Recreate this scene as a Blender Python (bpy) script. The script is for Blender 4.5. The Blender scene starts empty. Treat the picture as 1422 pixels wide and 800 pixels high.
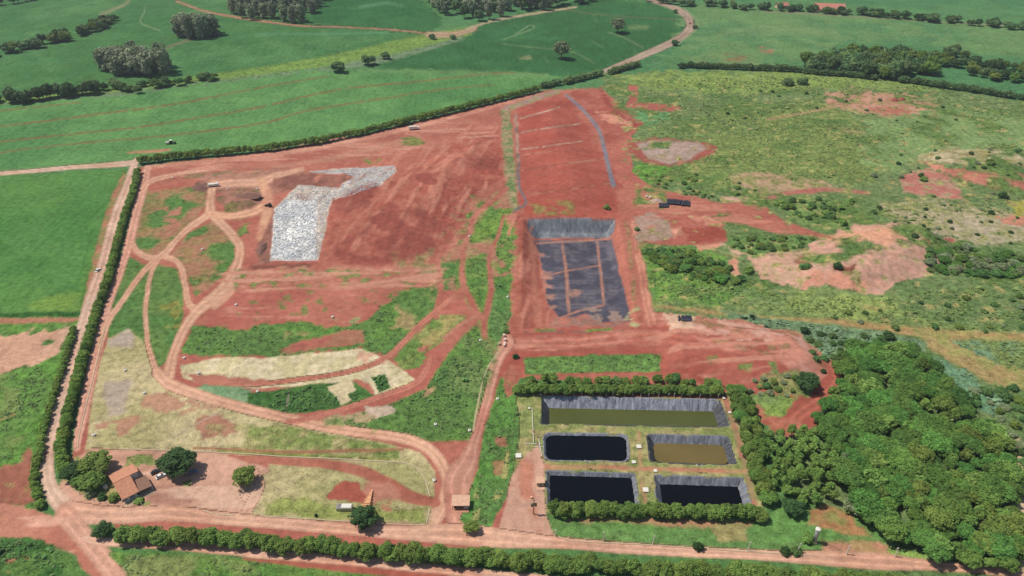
import bpy, bmesh, math, random
import numpy as np
from mathutils import Vector, Matrix, Euler

random.seed(7)
RNG = np.random.default_rng(11)
sc = bpy.context.scene
COL = sc.collection
rad = math.radians

# ------------------------------------------------------------------ camera model
W0, H0, F0 = 1422.0, 800.0, 1015.0
CAMZ, PITCH = 240.0, rad(33.0)
SP, CP = math.sin(PITCH), math.cos(PITCH)

def project(x, y, z):
    """world -> photograph pixel (numpy or float)"""
    dz = z - CAMZ
    fwd = y * CP - dz * SP
    up = y * SP + dz * CP
    return W0 / 2 + F0 * x / fwd, H0 / 2 - F0 * up / fwd

def ray(u, v):
    a, b = (u - W0 / 2) / F0, (v - H0 / 2) / F0
    return a, CP - b * SP, -SP - b * CP          # x, y, z of the ray

def flat(u, v, z=0.0):
    rx, ry, rz = ray(u, v)
    t = (z - CAMZ) / rz
    return rx * t, ry * t

# ------------------------------------------------------------------ noise (numpy)
def _hash(ix, iy, seed):
    h = (ix.astype(np.int64) * 374761393 + iy.astype(np.int64) * 668265263 + seed * 974634777) & 0x7fffffff
    h = ((h ^ (h >> 13)) * 1274126177) & 0x7fffffff
    return ((h ^ (h >> 16)) & 0xffff) / 65535.0

def vnoise(x, y, seed):
    ix, iy = np.floor(x), np.floor(y)
    fx, fy = x - ix, y - iy
    fx = fx * fx * (3 - 2 * fx); fy = fy * fy * (3 - 2 * fy)
    a = _hash(ix, iy, seed); b = _hash(ix + 1, iy, seed)
    c = _hash(ix, iy + 1, seed); d = _hash(ix + 1, iy + 1, seed)
    return (a * (1 - fx) + b * fx) * (1 - fy) + (c * (1 - fx) + d * fx) * fy

def fbm(x, y, scale, seed, octs=4):
    x = x / scale; y = y / scale
    s, a, t = 0, 0.5, 0
    for o in range(octs):
        s = s + a * vnoise(x + 17.3 * o, y - 9.1 * o, seed + o * 31); t += a
        x, y = (x * 0.8 - y * 0.6) * 2.03, (x * 0.6 + y * 0.8) * 2.03
        a *= 0.5
    return s / t

def sstep(a, b, x):
    t = np.clip((x - a) / (b - a), 0, 1)
    return t * t * (3 - 2 * t)

def poly_sdf(px, py, poly):
    """signed distance, positive inside"""
    d2 = np.full(px.shape, 1e18); inside = np.zeros(px.shape, bool)
    n = len(poly)
    for i in range(n):
        x1, y1 = poly[i]; x2, y2 = poly[(i + 1) % n]
        ex, ey = x2 - x1, y2 - y1
        wx, wy = px - x1, py - y1
        t = np.clip((wx * ex + wy * ey) / (ex * ex + ey * ey + 1e-12), 0, 1)
        d2 = np.minimum(d2, (wx - ex * t) ** 2 + (wy - ey * t) ** 2)
        c = ((y1 > py) != (y2 > py))
        if ey != 0:
            inside ^= c & (px < (x2 - x1) * (py - y1) / ey + x1)
    d = np.sqrt(d2)
    return np.where(inside, d, -d)

def line_sdf(px, py, pts, full=False):
    """pts: (x, y, width) ; positive inside the ribbon"""
    best = np.full(px.shape, -1e9); hwid = np.ones(px.shape)
    for (x1, y1, w1), (x2, y2, w2) in zip(pts[:-1], pts[1:]):
        ex, ey = x2 - x1, y2 - y1
        wx, wy = px - x1, py - y1
        t = np.clip((wx * ex + wy * ey) / (ex * ex + ey * ey + 1e-12), 0, 1)
        d = np.hypot(wx - ex * t, wy - ey * t)
        hw = (w1 + (w2 - w1) * t) / 2
        k = hw - d > best
        best = np.where(k, hw - d, best); hwid = np.where(k, hw, hwid)
    return (best, hwid) if full else best

def smooth_line(pts, n=6):
    """Catmull-Rom through (x, y, w) points"""
    P = [np.array(p, float) for p in pts]
    P = [2 * P[0] - P[1]] + P + [2 * P[-1] - P[-2]]
    out = []
    for i in range(1, len(P) - 2):
        for k in range(n):
            t = k / n
            a, b, c, d = P[i - 1], P[i], P[i + 1], P[i + 2]
            out.append(0.5 * (2 * b + (c - a) * t + (2 * a - 5 * b + 4 * c - d) * t * t + (3 * b - a - 3 * c + d) * t ** 3))
    out.append(P[-2])
    return [tuple(p) for p in out]

# ------------------------------------------------------------------ relief
def wpoly(px, z=0.0):
    return [flat(u, v, z) for u, v in px]

BUMPS = [
    ([(378, 258), (440, 238), (560, 222), (690, 176), (704, 240), (645, 330), (600, 374), (372, 368)], 7.0, 55.0),
    ([(716, 150), (790, 126), (866, 250), (862, 302), (728, 302)], 5.0, 42.0),
    ([(905, 440), (1050, 450), (1110, 463), (1156, 505), (1120, 560), (1040, 542), (915, 518)], 4.5, 14.0),
    ([(1096, 396), (1104, 366), (1128, 334), (1230, 300), (1326, 328), (1316, 366), (1255, 396), (1190, 412)], 6.5, 20.0),
    ([(1270, 205), (1330, 198), (1440, 212), (1440, 275), (1340, 262), (1290, 240)], 5.0, 20.0),
    ([(310, 264), (350, 258), (366, 272), (350, 296), (318, 292), (304, 280)], 2.5, 8.0),
    ([(383, 243), (440, 238), (492, 245), (470, 259), (405, 264), (378, 262)], 2.0, 6.0),
]
BUMPW = [(wpoly(p), h, w) for p, h, w in BUMPS]
PIT_RIM = wpoly([(727, 301), (857, 303), (886, 455), (722, 459)])

def side_dist(px, py, a, b):
    """distance to the left of a->b"""
    ex, ey = b[0] - a[0], b[1] - a[1]
    L = math.hypot(ex, ey)
    return (ex * (py - a[1]) - ey * (px - a[0])) / L

def height(x, y):
    x = np.asarray(x, float); y = np.asarray(y, float)
    far = sstep(520, 950, y)
    z = far * (6.0 * np.sin(x / 165 + 0.8) * np.sin(y / 190) + 4 * np.sin(x / 310 - y / 240))
    for poly, h, w in BUMPW:
        xs = [p[0] for p in poly]; ys = [p[1] for p in poly]
        m = (x > min(xs)) & (x < max(xs)) & (y > min(ys)) & (y < max(ys))
        if np.any(m):
            d = poly_sdf(x[m], y[m], poly)
            z[m] += h * sstep(0, w, d)
    tl, tr, br, bl = PIT_RIM
    # inside the pit every side distance is positive
    db = -side_dist(x, y, tl, tr); dr = -side_dist(x, y, tr, br)
    df = -side_dist(x, y, br, bl); dl = -side_dist(x, y, bl, tl)
    m = (db > 0) & (dr > 0) & (df > 0) & (dl > 0)
    depth = 10.0 - 8.6 * np.clip(db / np.maximum(db + df, 1e-6), 0, 1)
    k = np.minimum(np.minimum(db / 8.5, dl / 11.0), np.minimum(dr / 8.0, df / 9.0))
    z = np.where(m, z - depth * np.clip(k, 0, 1), z)
    return z

def P(u, v, dz=0.0):
    """photograph pixel -> point on the ground"""
    z = 0.0
    for _ in range(10):
        x, y = flat(u, v, z)
        z = 0.5 * z + 0.5 * float(height(np.array([x]), np.array([y]))[0])
    x, y = flat(u, v, z)
    return Vector((x, y, z + dz))

def mpp(v):
    """metres per photograph pixel on the ground at row v (across)"""
    rx, ry, rz = ray(W0 / 2, v)
    return (-CAMZ / rz) / F0

# ------------------------------------------------------------------ colour helpers
KR, KG, KB = 1.20, 1.24, 1.36
def lin(c):
    c = c / 255.0
    return c / 12.92 if c <= 0.04045 else ((c + 0.055) / 1.055) ** 2.4
def alb(rgb):
    return (lin(rgb[0]) / KR, lin(rgb[1]) / KG, lin(rgb[2]) / KB)

# ------------------------------------------------------------------ materials
def new_mat(name):
    m = bpy.data.materials.new(name); m.use_nodes = True
    nt = m.node_tree; nt.nodes.clear()
    out = nt.nodes.new('ShaderNodeOutputMaterial')
    b = nt.nodes.new('ShaderNodeBsdfPrincipled')
    nt.links.new(b.outputs[0], out.inputs[0])
    b.inputs['Specular IOR Level'].default_value = 0.2
    return m, nt, b, out

def noise_node(nt, scale, detail=4, rough=0.6, coord='Object', vec=None):
    n = nt.nodes.new('ShaderNodeTexNoise')
    n.inputs['Scale'].default_value = scale; n.inputs['Detail'].default_value = detail
    n.inputs['Roughness'].default_value = rough
    if vec is None:
        tc = nt.nodes.new('ShaderNodeTexCoord'); vec = tc.outputs[coord]
    nt.links.new(vec, n.inputs['Vector'])
    return n

def math_node(nt, op, a, b):
    n = nt.nodes.new('ShaderNodeMath'); n.operation = op
    for i, q in enumerate((a, b)):
        if isinstance(q, (int, float)): n.inputs[i].default_value = q
        else: nt.links.new(q, n.inputs[i])
    return n.outputs[0]

def maprange(nt, val, a, b, c, d):
    n = nt.nodes.new('ShaderNodeMapRange')
    nt.links.new(val, n.inputs[0])
    for i, q in enumerate((a, b, c, d)): n.inputs[i + 1].default_value = q
    return n.outputs[0]

def mulcol(nt, col, fac):
    n = nt.nodes.new('ShaderNodeVectorMath'); n.operation = 'SCALE'
    if isinstance(col, tuple): n.inputs[0].default_value = col[:3]
    else: nt.links.new(col, n.inputs[0])
    if isinstance(fac, (int, float)): n.inputs['Scale'].default_value = fac
    else: nt.links.new(fac, n.inputs['Scale'])
    return n.outputs[0]

def simple_mat(name, rgb, rough=0.7, var=0.15, scale=1.5, metal=0.0, spec=0.3, bump=0.0):
    m, nt, b, out = new_mat(name)
    n = noise_node(nt, scale, 5)
    f = maprange(nt, n.outputs[0], 0.3, 0.7, 1 - var, 1 + var)
    nt.links.new(mulcol(nt, alb(rgb), f), b.inputs['Base Color'])
    b.inputs['Roughness'].default_value = rough; b.inputs['Metallic'].default_value = metal
    b.inputs['Specular IOR Level'].default_value = spec
    if bump:
        bp = nt.nodes.new('ShaderNodeBump'); bp.inputs['Strength'].default_value = bump
        bp.inputs['Distance'].default_value = 0.3
        nt.links.new(n.outputs[0], bp.inputs['Height']); nt.links.new(bp.outputs[0], b.inputs['Normal'])
    return m

def ground_mat(name, rows=None):
    m, nt, b, out = new_mat(name)
    at = nt.nodes.new('ShaderNodeAttribute'); at.attribute_name = 'tint'
    veg = nt.nodes.new('ShaderNodeAttribute'); veg.attribute_name = 'veg'
    tc = nt.nodes.new('ShaderNodeTexCoord')
    v = tc.outputs['Object']
    n1 = noise_node(nt, 1.3, 3, 0.7, vec=v)         # sub-metre grain
    n2 = noise_node(nt, 0.28, 4, 0.65, vec=v)       # tussocks, ruts
    n3 = noise_node(nt, 0.035, 4, 0.6, vec=v)       # patches
    # plants vary more than soil
    a1 = math_node(nt, 'MULTIPLY_ADD', veg.outputs['Fac'], 0.85); a1.node.inputs[2].default_value = 0.32
    a2 = math_node(nt, 'MULTIPLY_ADD', veg.outputs['Fac'], 0.80); a2.node.inputs[2].default_value = 0.38
    def centred(o, amp):
        c = math_node(nt, 'SUBTRACT', o, 0.5)
        c = math_node(nt, 'MULTIPLY', c, 2.0)
        return math_node(nt, 'MULTIPLY', c, amp)
    s = math_node(nt, 'ADD', centred(n1.outputs[0], a1), centred(n2.outputs[0], a2))
    s = math_node(nt, 'ADD', s, centred(n3.outputs[0], 0.35))
    if rows:
        mp = nt.nodes.new('ShaderNodeMapping'); mp.inputs['Rotation'].default_value = (0, 0, rows[0])
        mp.inputs['Scale'].default_value = (1, 0.08, 1)
        nt.links.new(v, mp.inputs[0])
        n4 = noise_node(nt, rows[1], 3, 0.6, vec=mp.outputs[0])
        s = math_node(nt, 'ADD', s, centred(n4.outputs[0], rows[2]))
    s = math_node(nt, 'ADD', s, 1.0)
    s = math_node(nt, 'MAXIMUM', s, 0.35)
    nt.links.new(mulcol(nt, at.outputs['Color'], s), b.inputs['Base Color'])
    b.inputs['Roughness'].default_value = 0.95
    b.inputs['Specular IOR Level'].default_value = 0.0
    hsum = math_node(nt, 'ADD', n1.outputs[0], math_node(nt, 'MULTIPLY', n2.outputs[0], 2.5))
    bp = nt.nodes.new('ShaderNodeBump'); bp.inputs['Distance'].default_value = 0.35
    nt.links.new(maprange(nt, veg.outputs['Fac'], 0, 1, 0.35, 0.9), bp.inputs['Strength'])
    nt.links.new(hsum, bp.inputs['Height']); nt.links.new(bp.outputs[0], b.inputs['Normal'])
    return m

LEAF_GAIN = 1.5
def leaf_mat(name, rgb, hue=0.02, val=0.35, trans=0.25, tint2=None):
    m, nt, b, out = new_mat(name)
    oi = nt.nodes.new('ShaderNodeObjectInfo')
    at = nt.nodes.new('ShaderNodeAttribute'); at.attribute_name = 'lv'
    hs = nt.nodes.new('ShaderNodeHueSaturation')
    gain = lambda q: tuple(min(0.6, k * LEAF_GAIN) for k in alb(q))
    c = gain(rgb)
    if tint2:
        mx = nt.nodes.new('ShaderNodeMix'); mx.data_type = 'RGBA'
        mx.inputs[6].default_value = (*c, 1); mx.inputs[7].default_value = (*gain(tint2), 1)
        r7 = math_node(nt, 'FRACT', math_node(nt, 'MULTIPLY', oi.outputs['Random'], 7.31), 0.0)
        nt.links.new(r7, mx.inputs[0]); nt.links.new(mx.outputs[2], hs.inputs['Color'])
    else:
        hs.inputs['Color'].default_value = (*c, 1)
    nt.links.new(maprange(nt, oi.outputs['Random'], 0, 1, 0.5 - hue, 0.5 + hue), hs.inputs['Hue'])
    r3 = math_node(nt, 'FRACT', math_node(nt, 'MULTIPLY', oi.outputs['Random'], 3.77), 0.0)
    v1 = maprange(nt, r3, 0, 1, 1 - val * 0.6, 1 + val * 0.6)
    v2 = maprange(nt, at.outputs['Fac'], 0, 1, 1 - val, 1 + val)
    nt.links.new(math_node(nt, 'MULTIPLY', v1, v2), hs.inputs['Value'])
    nt.links.new(hs.outputs[0], b.inputs['Base Color'])
    b.inputs['Roughness'].default_value = 0.75; b.inputs['Specular IOR Level'].default_value = 0.15
    tr = nt.nodes.new('ShaderNodeBsdfTranslucent'); nt.links.new(hs.outputs[0], tr.inputs[0])
    ms = nt.nodes.new('ShaderNodeMixShader'); ms.inputs[0].default_value = trans
    nt.links.new(b.outputs[0], ms.inputs[1]); nt.links.new(tr.outputs[0], ms.inputs[2])
    nt.links.new(ms.outputs[0], out.inputs[0])
    return m

MG = ground_mat('ground_soil_and_plants')
MCROP = ground_mat('crop_rows', rows=(rad(8), 0.5, 0.35))
MBARK = simple_mat('bark', (120, 100, 80), 0.9)

# ------------------------------------------------------------------ object helpers
def link(o, parent=None):
    COL.objects.link(o)
    if parent is not None: o.parent = parent
    return o

def tag(o, label=None, cat=None, group=None, kind=None):
    if label: o['label'] = label
    if cat: o['category'] = cat
    if group: o['group'] = group
    if kind: o['kind'] = kind
    return o

def thing(name, label, cat, loc=(0, 0, 0), rz=0.0, group=None):
    o = bpy.data.objects.new(name, None); o.empty_display_size = 0.5
    o.location = loc; o.rotation_euler = (0, 0, rz)
    link(o); return tag(o, label, cat, group)

class MB:
    """collects shapes for one mesh"""
    def __init__(s): s.v = []; s.f = []
    def add(s, vs, fs):
        k = len(s.v); s.v += [tuple(p) for p in vs]; s.f += [tuple(i + k for i in f) for f in fs]; return s
    def box(s, x0, x1, y0, y1, z0, z1, bev=0.0, M=None):
        if bev > 0:
            b = bev
            vs = []; 
            bm = bmesh.new(); bmesh.ops.create_cube(bm, size=1)
            for q in bm.verts:
                q.co = Vector(((x0 + x1) / 2 + q.co.x * (x1 - x0), (y0 + y1) / 2 + q.co.y * (y1 - y0), (z0 + z1) / 2 + q.co.z * (z1 - z0)))
            bmesh.ops.bevel(bm, geom=list(bm.edges), offset=b, segments=2, affect='EDGES', profile=0.5)
            bm.verts.ensure_lookup_table()
            vs = [q.co.copy() for q in bm.verts]; fs = [[q.index for q in f.verts] for f in bm.faces]
            bm.free()
        else:
            vs = [Vector(p) for p in ((x0, y0, z0), (x1, y0, z0), (x1, y1, z0), (x0, y1, z0), (x0, y0, z1), (x1, y0, z1), (x1, y1, z1), (x0, y1, z1))]
            fs = [(0, 3, 2, 1), (4, 5, 6, 7), (0, 1, 5, 4), (1, 2, 6, 5), (2, 3, 7, 6), (3, 0, 4, 7)]
        if M is not None: vs = [M @ q for q in vs]
        return s.add(vs, fs)
    def tube(s, pts, rs, n=8, caps=True):
        pts = [Vector(p) for p in pts]
        if isinstance(rs, (int, float)): rs = [rs] * len(pts)
        rings = []
        for i, p in enumerate(pts):
            d = (pts[min(i + 1, len(pts) - 1)] - pts[max(i - 1, 0)]).normalized()
            a = d.orthogonal().normalized() if abs(d.z) < 0.99 else Vector((1, 0, 0))
            a = (a - d * a.dot(d)).normalized(); b = d.cross(a)
            rings.append([p + (a * math.cos(2 * math.pi * k / n) + b * math.sin(2 * math.pi * k / n)) * rs[i] for k in range(n)])
        vs = [q for r in rings for q in r]; fs = []
        for i in range(len(pts) - 1):
            for k in range(n):
                fs.append((i * n + k, i * n + (k + 1) % n, (i + 1) * n + (k + 1) % n, (i + 1) * n + k))
        if caps:
            fs.append(tuple(range(n))[::-1]); fs.append(tuple((len(pts) - 1) * n + k for k in range(n)))
        return s.add(vs, fs)
    def prism(s, prof, x0, x1, M=None):
        """profile in (y, z) extruded along x"""
        n = len(prof)
        vs = [Vector((x0, p[0], p[1])) for p in prof] + [Vector((x1, p[0], p[1])) for p in prof]
        fs = [tuple(range(n))[::-1], tuple(range(n, 2 * n))] + [(i, (i + 1) % n, n + (i + 1) % n, n + i) for i in range(n)]
        if M is not None: vs = [M @ q for q in vs]
        return s.add(vs, fs)
    def mesh(s, name, mat, smooth=False):
        me = bpy.data.meshes.new(name); me.from_pydata(s.v, [], s.f); me.update()
        bm = bmesh.new(); bm.from_mesh(me); bmesh.ops.recalc_face_normals(bm, faces=bm.faces); bm.to_mesh(me); bm.free()
        me.materials.append(mat)
        if smooth:
            for p in me.polygons: p.use_smooth = True
        return me
    def build(s, name, mat, parent=None, smooth=False):
        return link(bpy.data.objects.new(name, s.mesh(name, mat, smooth)), parent)

def np_mesh(name, V, F, mat, smooth=False, attrs=None):
    """fast mesh from numpy: V (n,3), F (m,k) all faces with k corners"""
    me = bpy.data.meshes.new(name)
    me.vertices.add(len(V)); me.vertices.foreach_set('co', np.ascontiguousarray(V, np.float32).ravel())
    k = F.shape[1]
    me.loops.add(F.size); me.loops.foreach_set('vertex_index', np.ascontiguousarray(F, np.int32).ravel())
    me.polygons.add(len(F)); me.polygons.foreach_set('loop_start', np.arange(0, F.size, k, dtype=np.int32))
    if smooth: me.polygons.foreach_set('use_smooth', np.ones(len(F), bool))
    me.update(calc_edges=True)
    if attrs:
        for nm, (typ, dom, arr) in attrs.items():
            a = me.attributes.new(nm, typ, dom)
            a.data.foreach_set('color' if typ == 'FLOAT_COLOR' else 'value', np.ascontiguousarray(arr, np.float32).ravel())
    me.materials.append(mat)
    return me

# ------------------------------------------------------------------ ground grid
r0, q = 118.0, 1.0034
ys = [r0]
while ys[-1] < 1560: ys.append(ys[-1] * q)
yb = [-3000, -1500, -700, -300, -100, 0, 60, 95]
yf = [1620, 1720, 1900, 2200, 2700, 3400, 4500]
YS = np.array(yb + ys + yf)
SS = np.concatenate([[-14, -8, -4.5, -2.6, -1.7, -1.3, -1.12], np.linspace(-1, 1, 860), [1.12, 1.3, 1.7, 2.6, 4.5, 8, 14]])
HW = np.where(YS < r0, 118 + 0.68 * r0, 118 + 0.68 * YS)
HW = np.maximum(HW, 195)
GX = (SS[None, :] * HW[:, None]); GY = np.repeat(YS[:, None], len(SS), 1)
nr, nc = GX.shape
X = GX.ravel(); Y = GY.ravel()
Z = height(X, Y)
U, V = project(X, Y, Z)
behind = Y * CP - (Z - CAMZ) * SP < 20
U = np.where(behind, -9999, U); V = np.where(behind, 9999, V)
NA = fbm(X, Y, 9.0, 3, 4); NB = fbm(X, Y, 9.0, 77, 4)         # edge warps
ND = fbm(X, Y, 6.0, 131, 4)                                    # fine patches
NF = fbm(X, Y, 2.4, 151, 3)
NM = fbm(X, Y, 22.0, 191, 4)                                   # middle patches
NL = fbm(X, Y, 90.0, 231, 4)                                   # large patches
MP = np.maximum(0.25, np.hypot(Y, CAMZ) / F0)                  # metres per pixel
TINT = np.zeros((len(X), 3)); VEG = np.zeros(len(X)); TAG = np.zeros(len(X), np.int16)
TAGS = {}

def soil(c):
    """the site's iron-rich earth: a little duller and browner than the swatches"""
    r, g_, b_ = c
    k = min(1.0, max(0.0, (r / max(g_, 1) - 1.25) / 0.45))
    return (r * (1 - 0.045 * k), g_ * (1 + 0.01 * k), b_ * (1 + 0.02 * k))
def put(idx, alpha, c1, c2, veg, nz, tg):
    c1 = soil(c1); c2 = soil(c2) if c2 else None
    a1 = np.array(alb(c1)); a2 = np.array(alb(c2 if c2 else c1))
    m = sstep(0.38, 0.62, nz)[:, None]
    col = a1 * (1 - m) + a2 * m
    TINT[idx] = TINT[idx] * (1 - alpha[:, None]) + col * alpha[:, None]
    VEG[idx] = VEG[idx] * (1 - alpha) + veg * alpha
    if tg:
        t = TAGS.setdefault(tg, len(TAGS) + 1)
        TAG[idx[alpha > 0.5]] = t
    elif tg is None:     # tg=0 leaves the sheet it lies on as it is
        TAG[idx[alpha > 0.5]] = 0

def _streak(du, seed):
    c, s_ = math.cos(du), math.sin(du)
    return fbm((X * c + Y * s_) / 7.0, -X * s_ + Y * c, 5.0, seed, 4)
NSX = _streak(0.05, 611)
_a, _b = flat(540, 365), flat(622, 228)
NSY = _streak(math.atan2(_b[1] - _a[1], _b[0] - _a[0]), 633)
NZ = {'sx': NSX, 'sy': NSY, 'f': ND, 'm': NM, 'l': NL}
def region(poly, c1, c2=None, soft=2.0, warp=6.0, veg=0.5, nz='m', dens=1.0, tg=None, dnz='f'):
    xs = [p[0] for p in poly]; yy = [p[1] for p in poly]; mg = soft + 2 * warp + 8
    idx = np.nonzero((U > min(xs) - mg) & (U < max(xs) + mg) & (V > min(yy) - mg) & (V < max(yy) + mg))[0]
    if not len(idx): return
    nat = warp > 2.6
    if nat: warp = warp * 1.7
    wu = (NA[idx] - 0.5) * 2 * warp; wv = (NB[idx] - 0.5) * 2 * warp * 0.6
    d = poly_sdf(U[idx] + wu, V[idx] + wv, poly)
    d = d + (ND[idx] - 0.5) * (3.0 if not nat else 9.0) + (NF[idx] - 0.5) * (2.0 if not nat else 6.0)
    a = sstep(-soft, soft, d)
    if dens < 1.0:
        t = 1 - dens
        nn = NZ[dnz][idx]
        qv = 0.5 + (t - 0.5) * 0.62
        a = a * sstep(qv - 0.07, qv + 0.07, nn)
    put(idx, a, c1, c2, veg, NZ[nz][idx], tg)

def ribbon(pts, c1, c2=None, soft=1.0, warp=1.2, veg=0.05, nz='m', alpha=1.0, tg=None, smooth=True, dens=1.0):
    if smooth and len(pts) > 2: pts = smooth_line(pts)
    xs = [p[0] for p in pts]; yy = [p[1] for p in pts]; mg = max(p[2] for p in pts) + soft + warp + 2
    idx = np.nonzero((U > min(xs) - mg) & (U < max(xs) + mg) & (V > min(yy) - mg) & (V < max(yy) + mg))[0]
    if not len(idx): return
    # ground distances are foreshortened: measure rows in units stretched to the across scale
    wu = (NA[idx] - 0.5) * 2 * warp; wv = (NB[idx] - 0.5) * 2 * warp * 0.6
    d, hwid = line_sdf(U[idx] + wu, V[idx] + wv, pts, True)
    a = sstep(-soft, soft, d) * alpha
    if dens < 1.0:
        qv = 0.5 + (0.5 - dens) * 0.62
        a = a * sstep(qv - 0.07, qv + 0.07, ND[idx])
    put(idx, a, c1, c2, veg, NZ[nz][idx], tg)
    if tg in RUTTED:
        # wheel-packed pale lines and a loose darker margin along the track
        t = 1 - np.clip(d, 0, None) / np.maximum(hwid, 0.1)
        wob = (NA[idx] - 0.5) * 0.35
        line = np.exp(-((t + wob * 0.6 - 0.45) / 0.11) ** 2) * 0.28 - np.exp(-((t + wob - 0.05) / 0.16) ** 2) * 0.08 - sstep(0.72, 0.95, t) * 0.12
        TINT[idx] *= (1 + (line * np.clip(a, 0, 1) * (0.5 + NM[idx]))[:, None])
RUTTED = {'dirt_track', 'dirt_road', 'haul_road', 'farm_track'}

# palette (display colours of the sunlit surface)
RED = (174, 98, 85); RED2 = (162, 88, 76); REDD = (150, 80, 70); PINK = (190, 128, 110); TAN = (200, 156, 132)
TAN2 = (192, 146, 122); DRY = (172, 160, 118); DRY2 = (150, 148, 100); PALE = (206, 188, 150); GRN = (88, 122, 66)
GRN2 = (104, 136, 70); GRND = (66, 100, 56); GRAV = (172, 152, 140); SCR = (112, 131, 85); SCR2 = (97, 121, 74)
SCRY = (136, 153, 88); BLUG = (112, 144, 112); SAND = (208, 164, 142); SALM = (206, 146, 122)

TINT[:] = alb((86, 124, 72)); VEG[:] = 0.6
# ---- far farmland
region([(-900, -300), (2400, -300), (2400, 240), (-900, 240)], (78, 124, 82), (88, 130, 84), veg=0.45, nz='l', tg=None)
region([(-400, -60), (620, -60), (612, 36), (600, 48), (430, 88), (300, 108), (215, 112), (160, 122), (0, 133), (-400, 150)],
       (70, 114, 68), (80, 120, 70), veg=0.3, nz='l', tg='crop_field')
region([(-400, -60), (620, -60), (605, 40), (430, 88), (160, 120), (-400, 150)], (84, 126, 78), (74, 118, 72), soft=6, warp=6, veg=0.3, dens=0.42, dnz='l', tg=0)
ribbon([(40, 22, 12), (90, 18, 14), (150, 8, 16)], (100, 138, 88), soft=6, alpha=0.4)
ribbon([(140, 20, 5), (170, 8, 4), (180, 0, 4)], (150, 140, 110), soft=2, alpha=0.6)
region([(430, 30), (460, -12), (570, -12), (612, 30), (606, 42), (595, 47), (500, 39)], (54, 102, 60), (62, 108, 64), veg=0.25, nz='l', tg='crop_field.north')
region([(655, 37), (710, 25), (830, -8), (900, 3), (935, 14), (953, 38), (943, 55), (900, 73), (860, 89), (840, 98), (800, 106), (730, 103),
        (600, 100), (522, 98), (530, 90), (640, 52)], (58, 101, 60), (64, 108, 64), veg=0.25, nz='l', tg='crop_field.hill')
region([(530, 90), (640, 52), (830, -8), (952, 38), (900, 73), (800, 106), (600, 100)], (64, 110, 68), (58, 104, 64), soft=6, warp=6, veg=0.3, dens=0.45, dnz='l', tg=0)
ribbon([(245, 2, 3), (290, 17, 3.5), (355, 28, 3.5), (420, 36, 3), (480, 38, 2.5), (560, 43, 2.5), (605, 49, 3)], (156, 122, 98), tg='farm_track')
ribbon([(202, 10, 1.6), (200, 18, 1.8), (195, 30, 2), (205, 37, 2), (222, 42, 2)], (120, 146, 104), alpha=0.8)
ribbon([(225, 70, 4), (255, 58, 3), (300, 45, 2)], (140, 120, 95), soft=1.5, alpha=0.55)
ribbon([(355, 48, 2.5), (450, 47, 2.5), (540, 46, 2)], (92, 140, 104), soft=2, alpha=0.6)
ribbon([(500, 10, 4), (535, 5, 5), (560, 8, 3)], (96, 142, 104), soft=3, alpha=0.5)
ribbon([(700, 55, 1.5), (740, 40, 1.8), (735, 36, 1.8), (712, 50, 1.5)], (120, 146, 104), alpha=0.8)
ribbon([(697, 60, 1.5), (712, 63, 1.5), (760, 68, 1.5), (795, 72, 2), (825, 88, 2)], (108, 132, 92), alpha=0.7)
ribbon([(845, 45, 2), (865, 52, 2), (893, 66, 2)], (112, 136, 98), alpha=0.7)
ribbon([(785, 14, 1.5), (850, 22, 1.5), (940, 27, 1.5)], (110, 110, 78), alpha=0.7)
ribbon([(875, 38, 6), (898, 38, 6)], (120, 142, 96), soft=2, alpha=0.6)
for (a, b) in (((755, 78), (760, 86)), ((880, 68), (884, 74)), ((824, 20), (828, 30)), ((937, 28), (942, 40)), ((820, 55), (838, 66))):
    ribbon([(*a, 1.6), (*b, 1.6)], (112, 140, 100), alpha=0.5, smooth=False)
region([(720, 80), (735, 78), (738, 82), (722, 83)], (130, 140, 100), warp=2)
# valley strip
ribbon([(-20, 142, 9), (80, 135, 9), (160, 127, 10), (300, 108, 11), (430, 89, 14), (520, 72, 17), (600, 54, 17), (650, 44, 12)],
       (112, 140, 72), (122, 150, 78), soft=2.5, veg=0.9, nz='f', tg=None)
ribbon([(0, 146, 5), (150, 132, 6), (300, 114, 6), (440, 98, 7), (500, 88, 9), (560, 76, 7), (640, 54, 5)], (120, 140, 110), (104, 126, 94), soft=2.5, veg=0.8, nz='f', tg=None)
ribbon([(595, 48, 9), (630, 48, 8), (660, 40, 6)], (166, 140, 116), soft=2, tg='farm_track')
ribbon([(648, 40, 3.5), (690, 28, 3.5), (760, 16, 3.5), (800, 10, 3)], (160, 150, 120), tg='farm_track')
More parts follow.
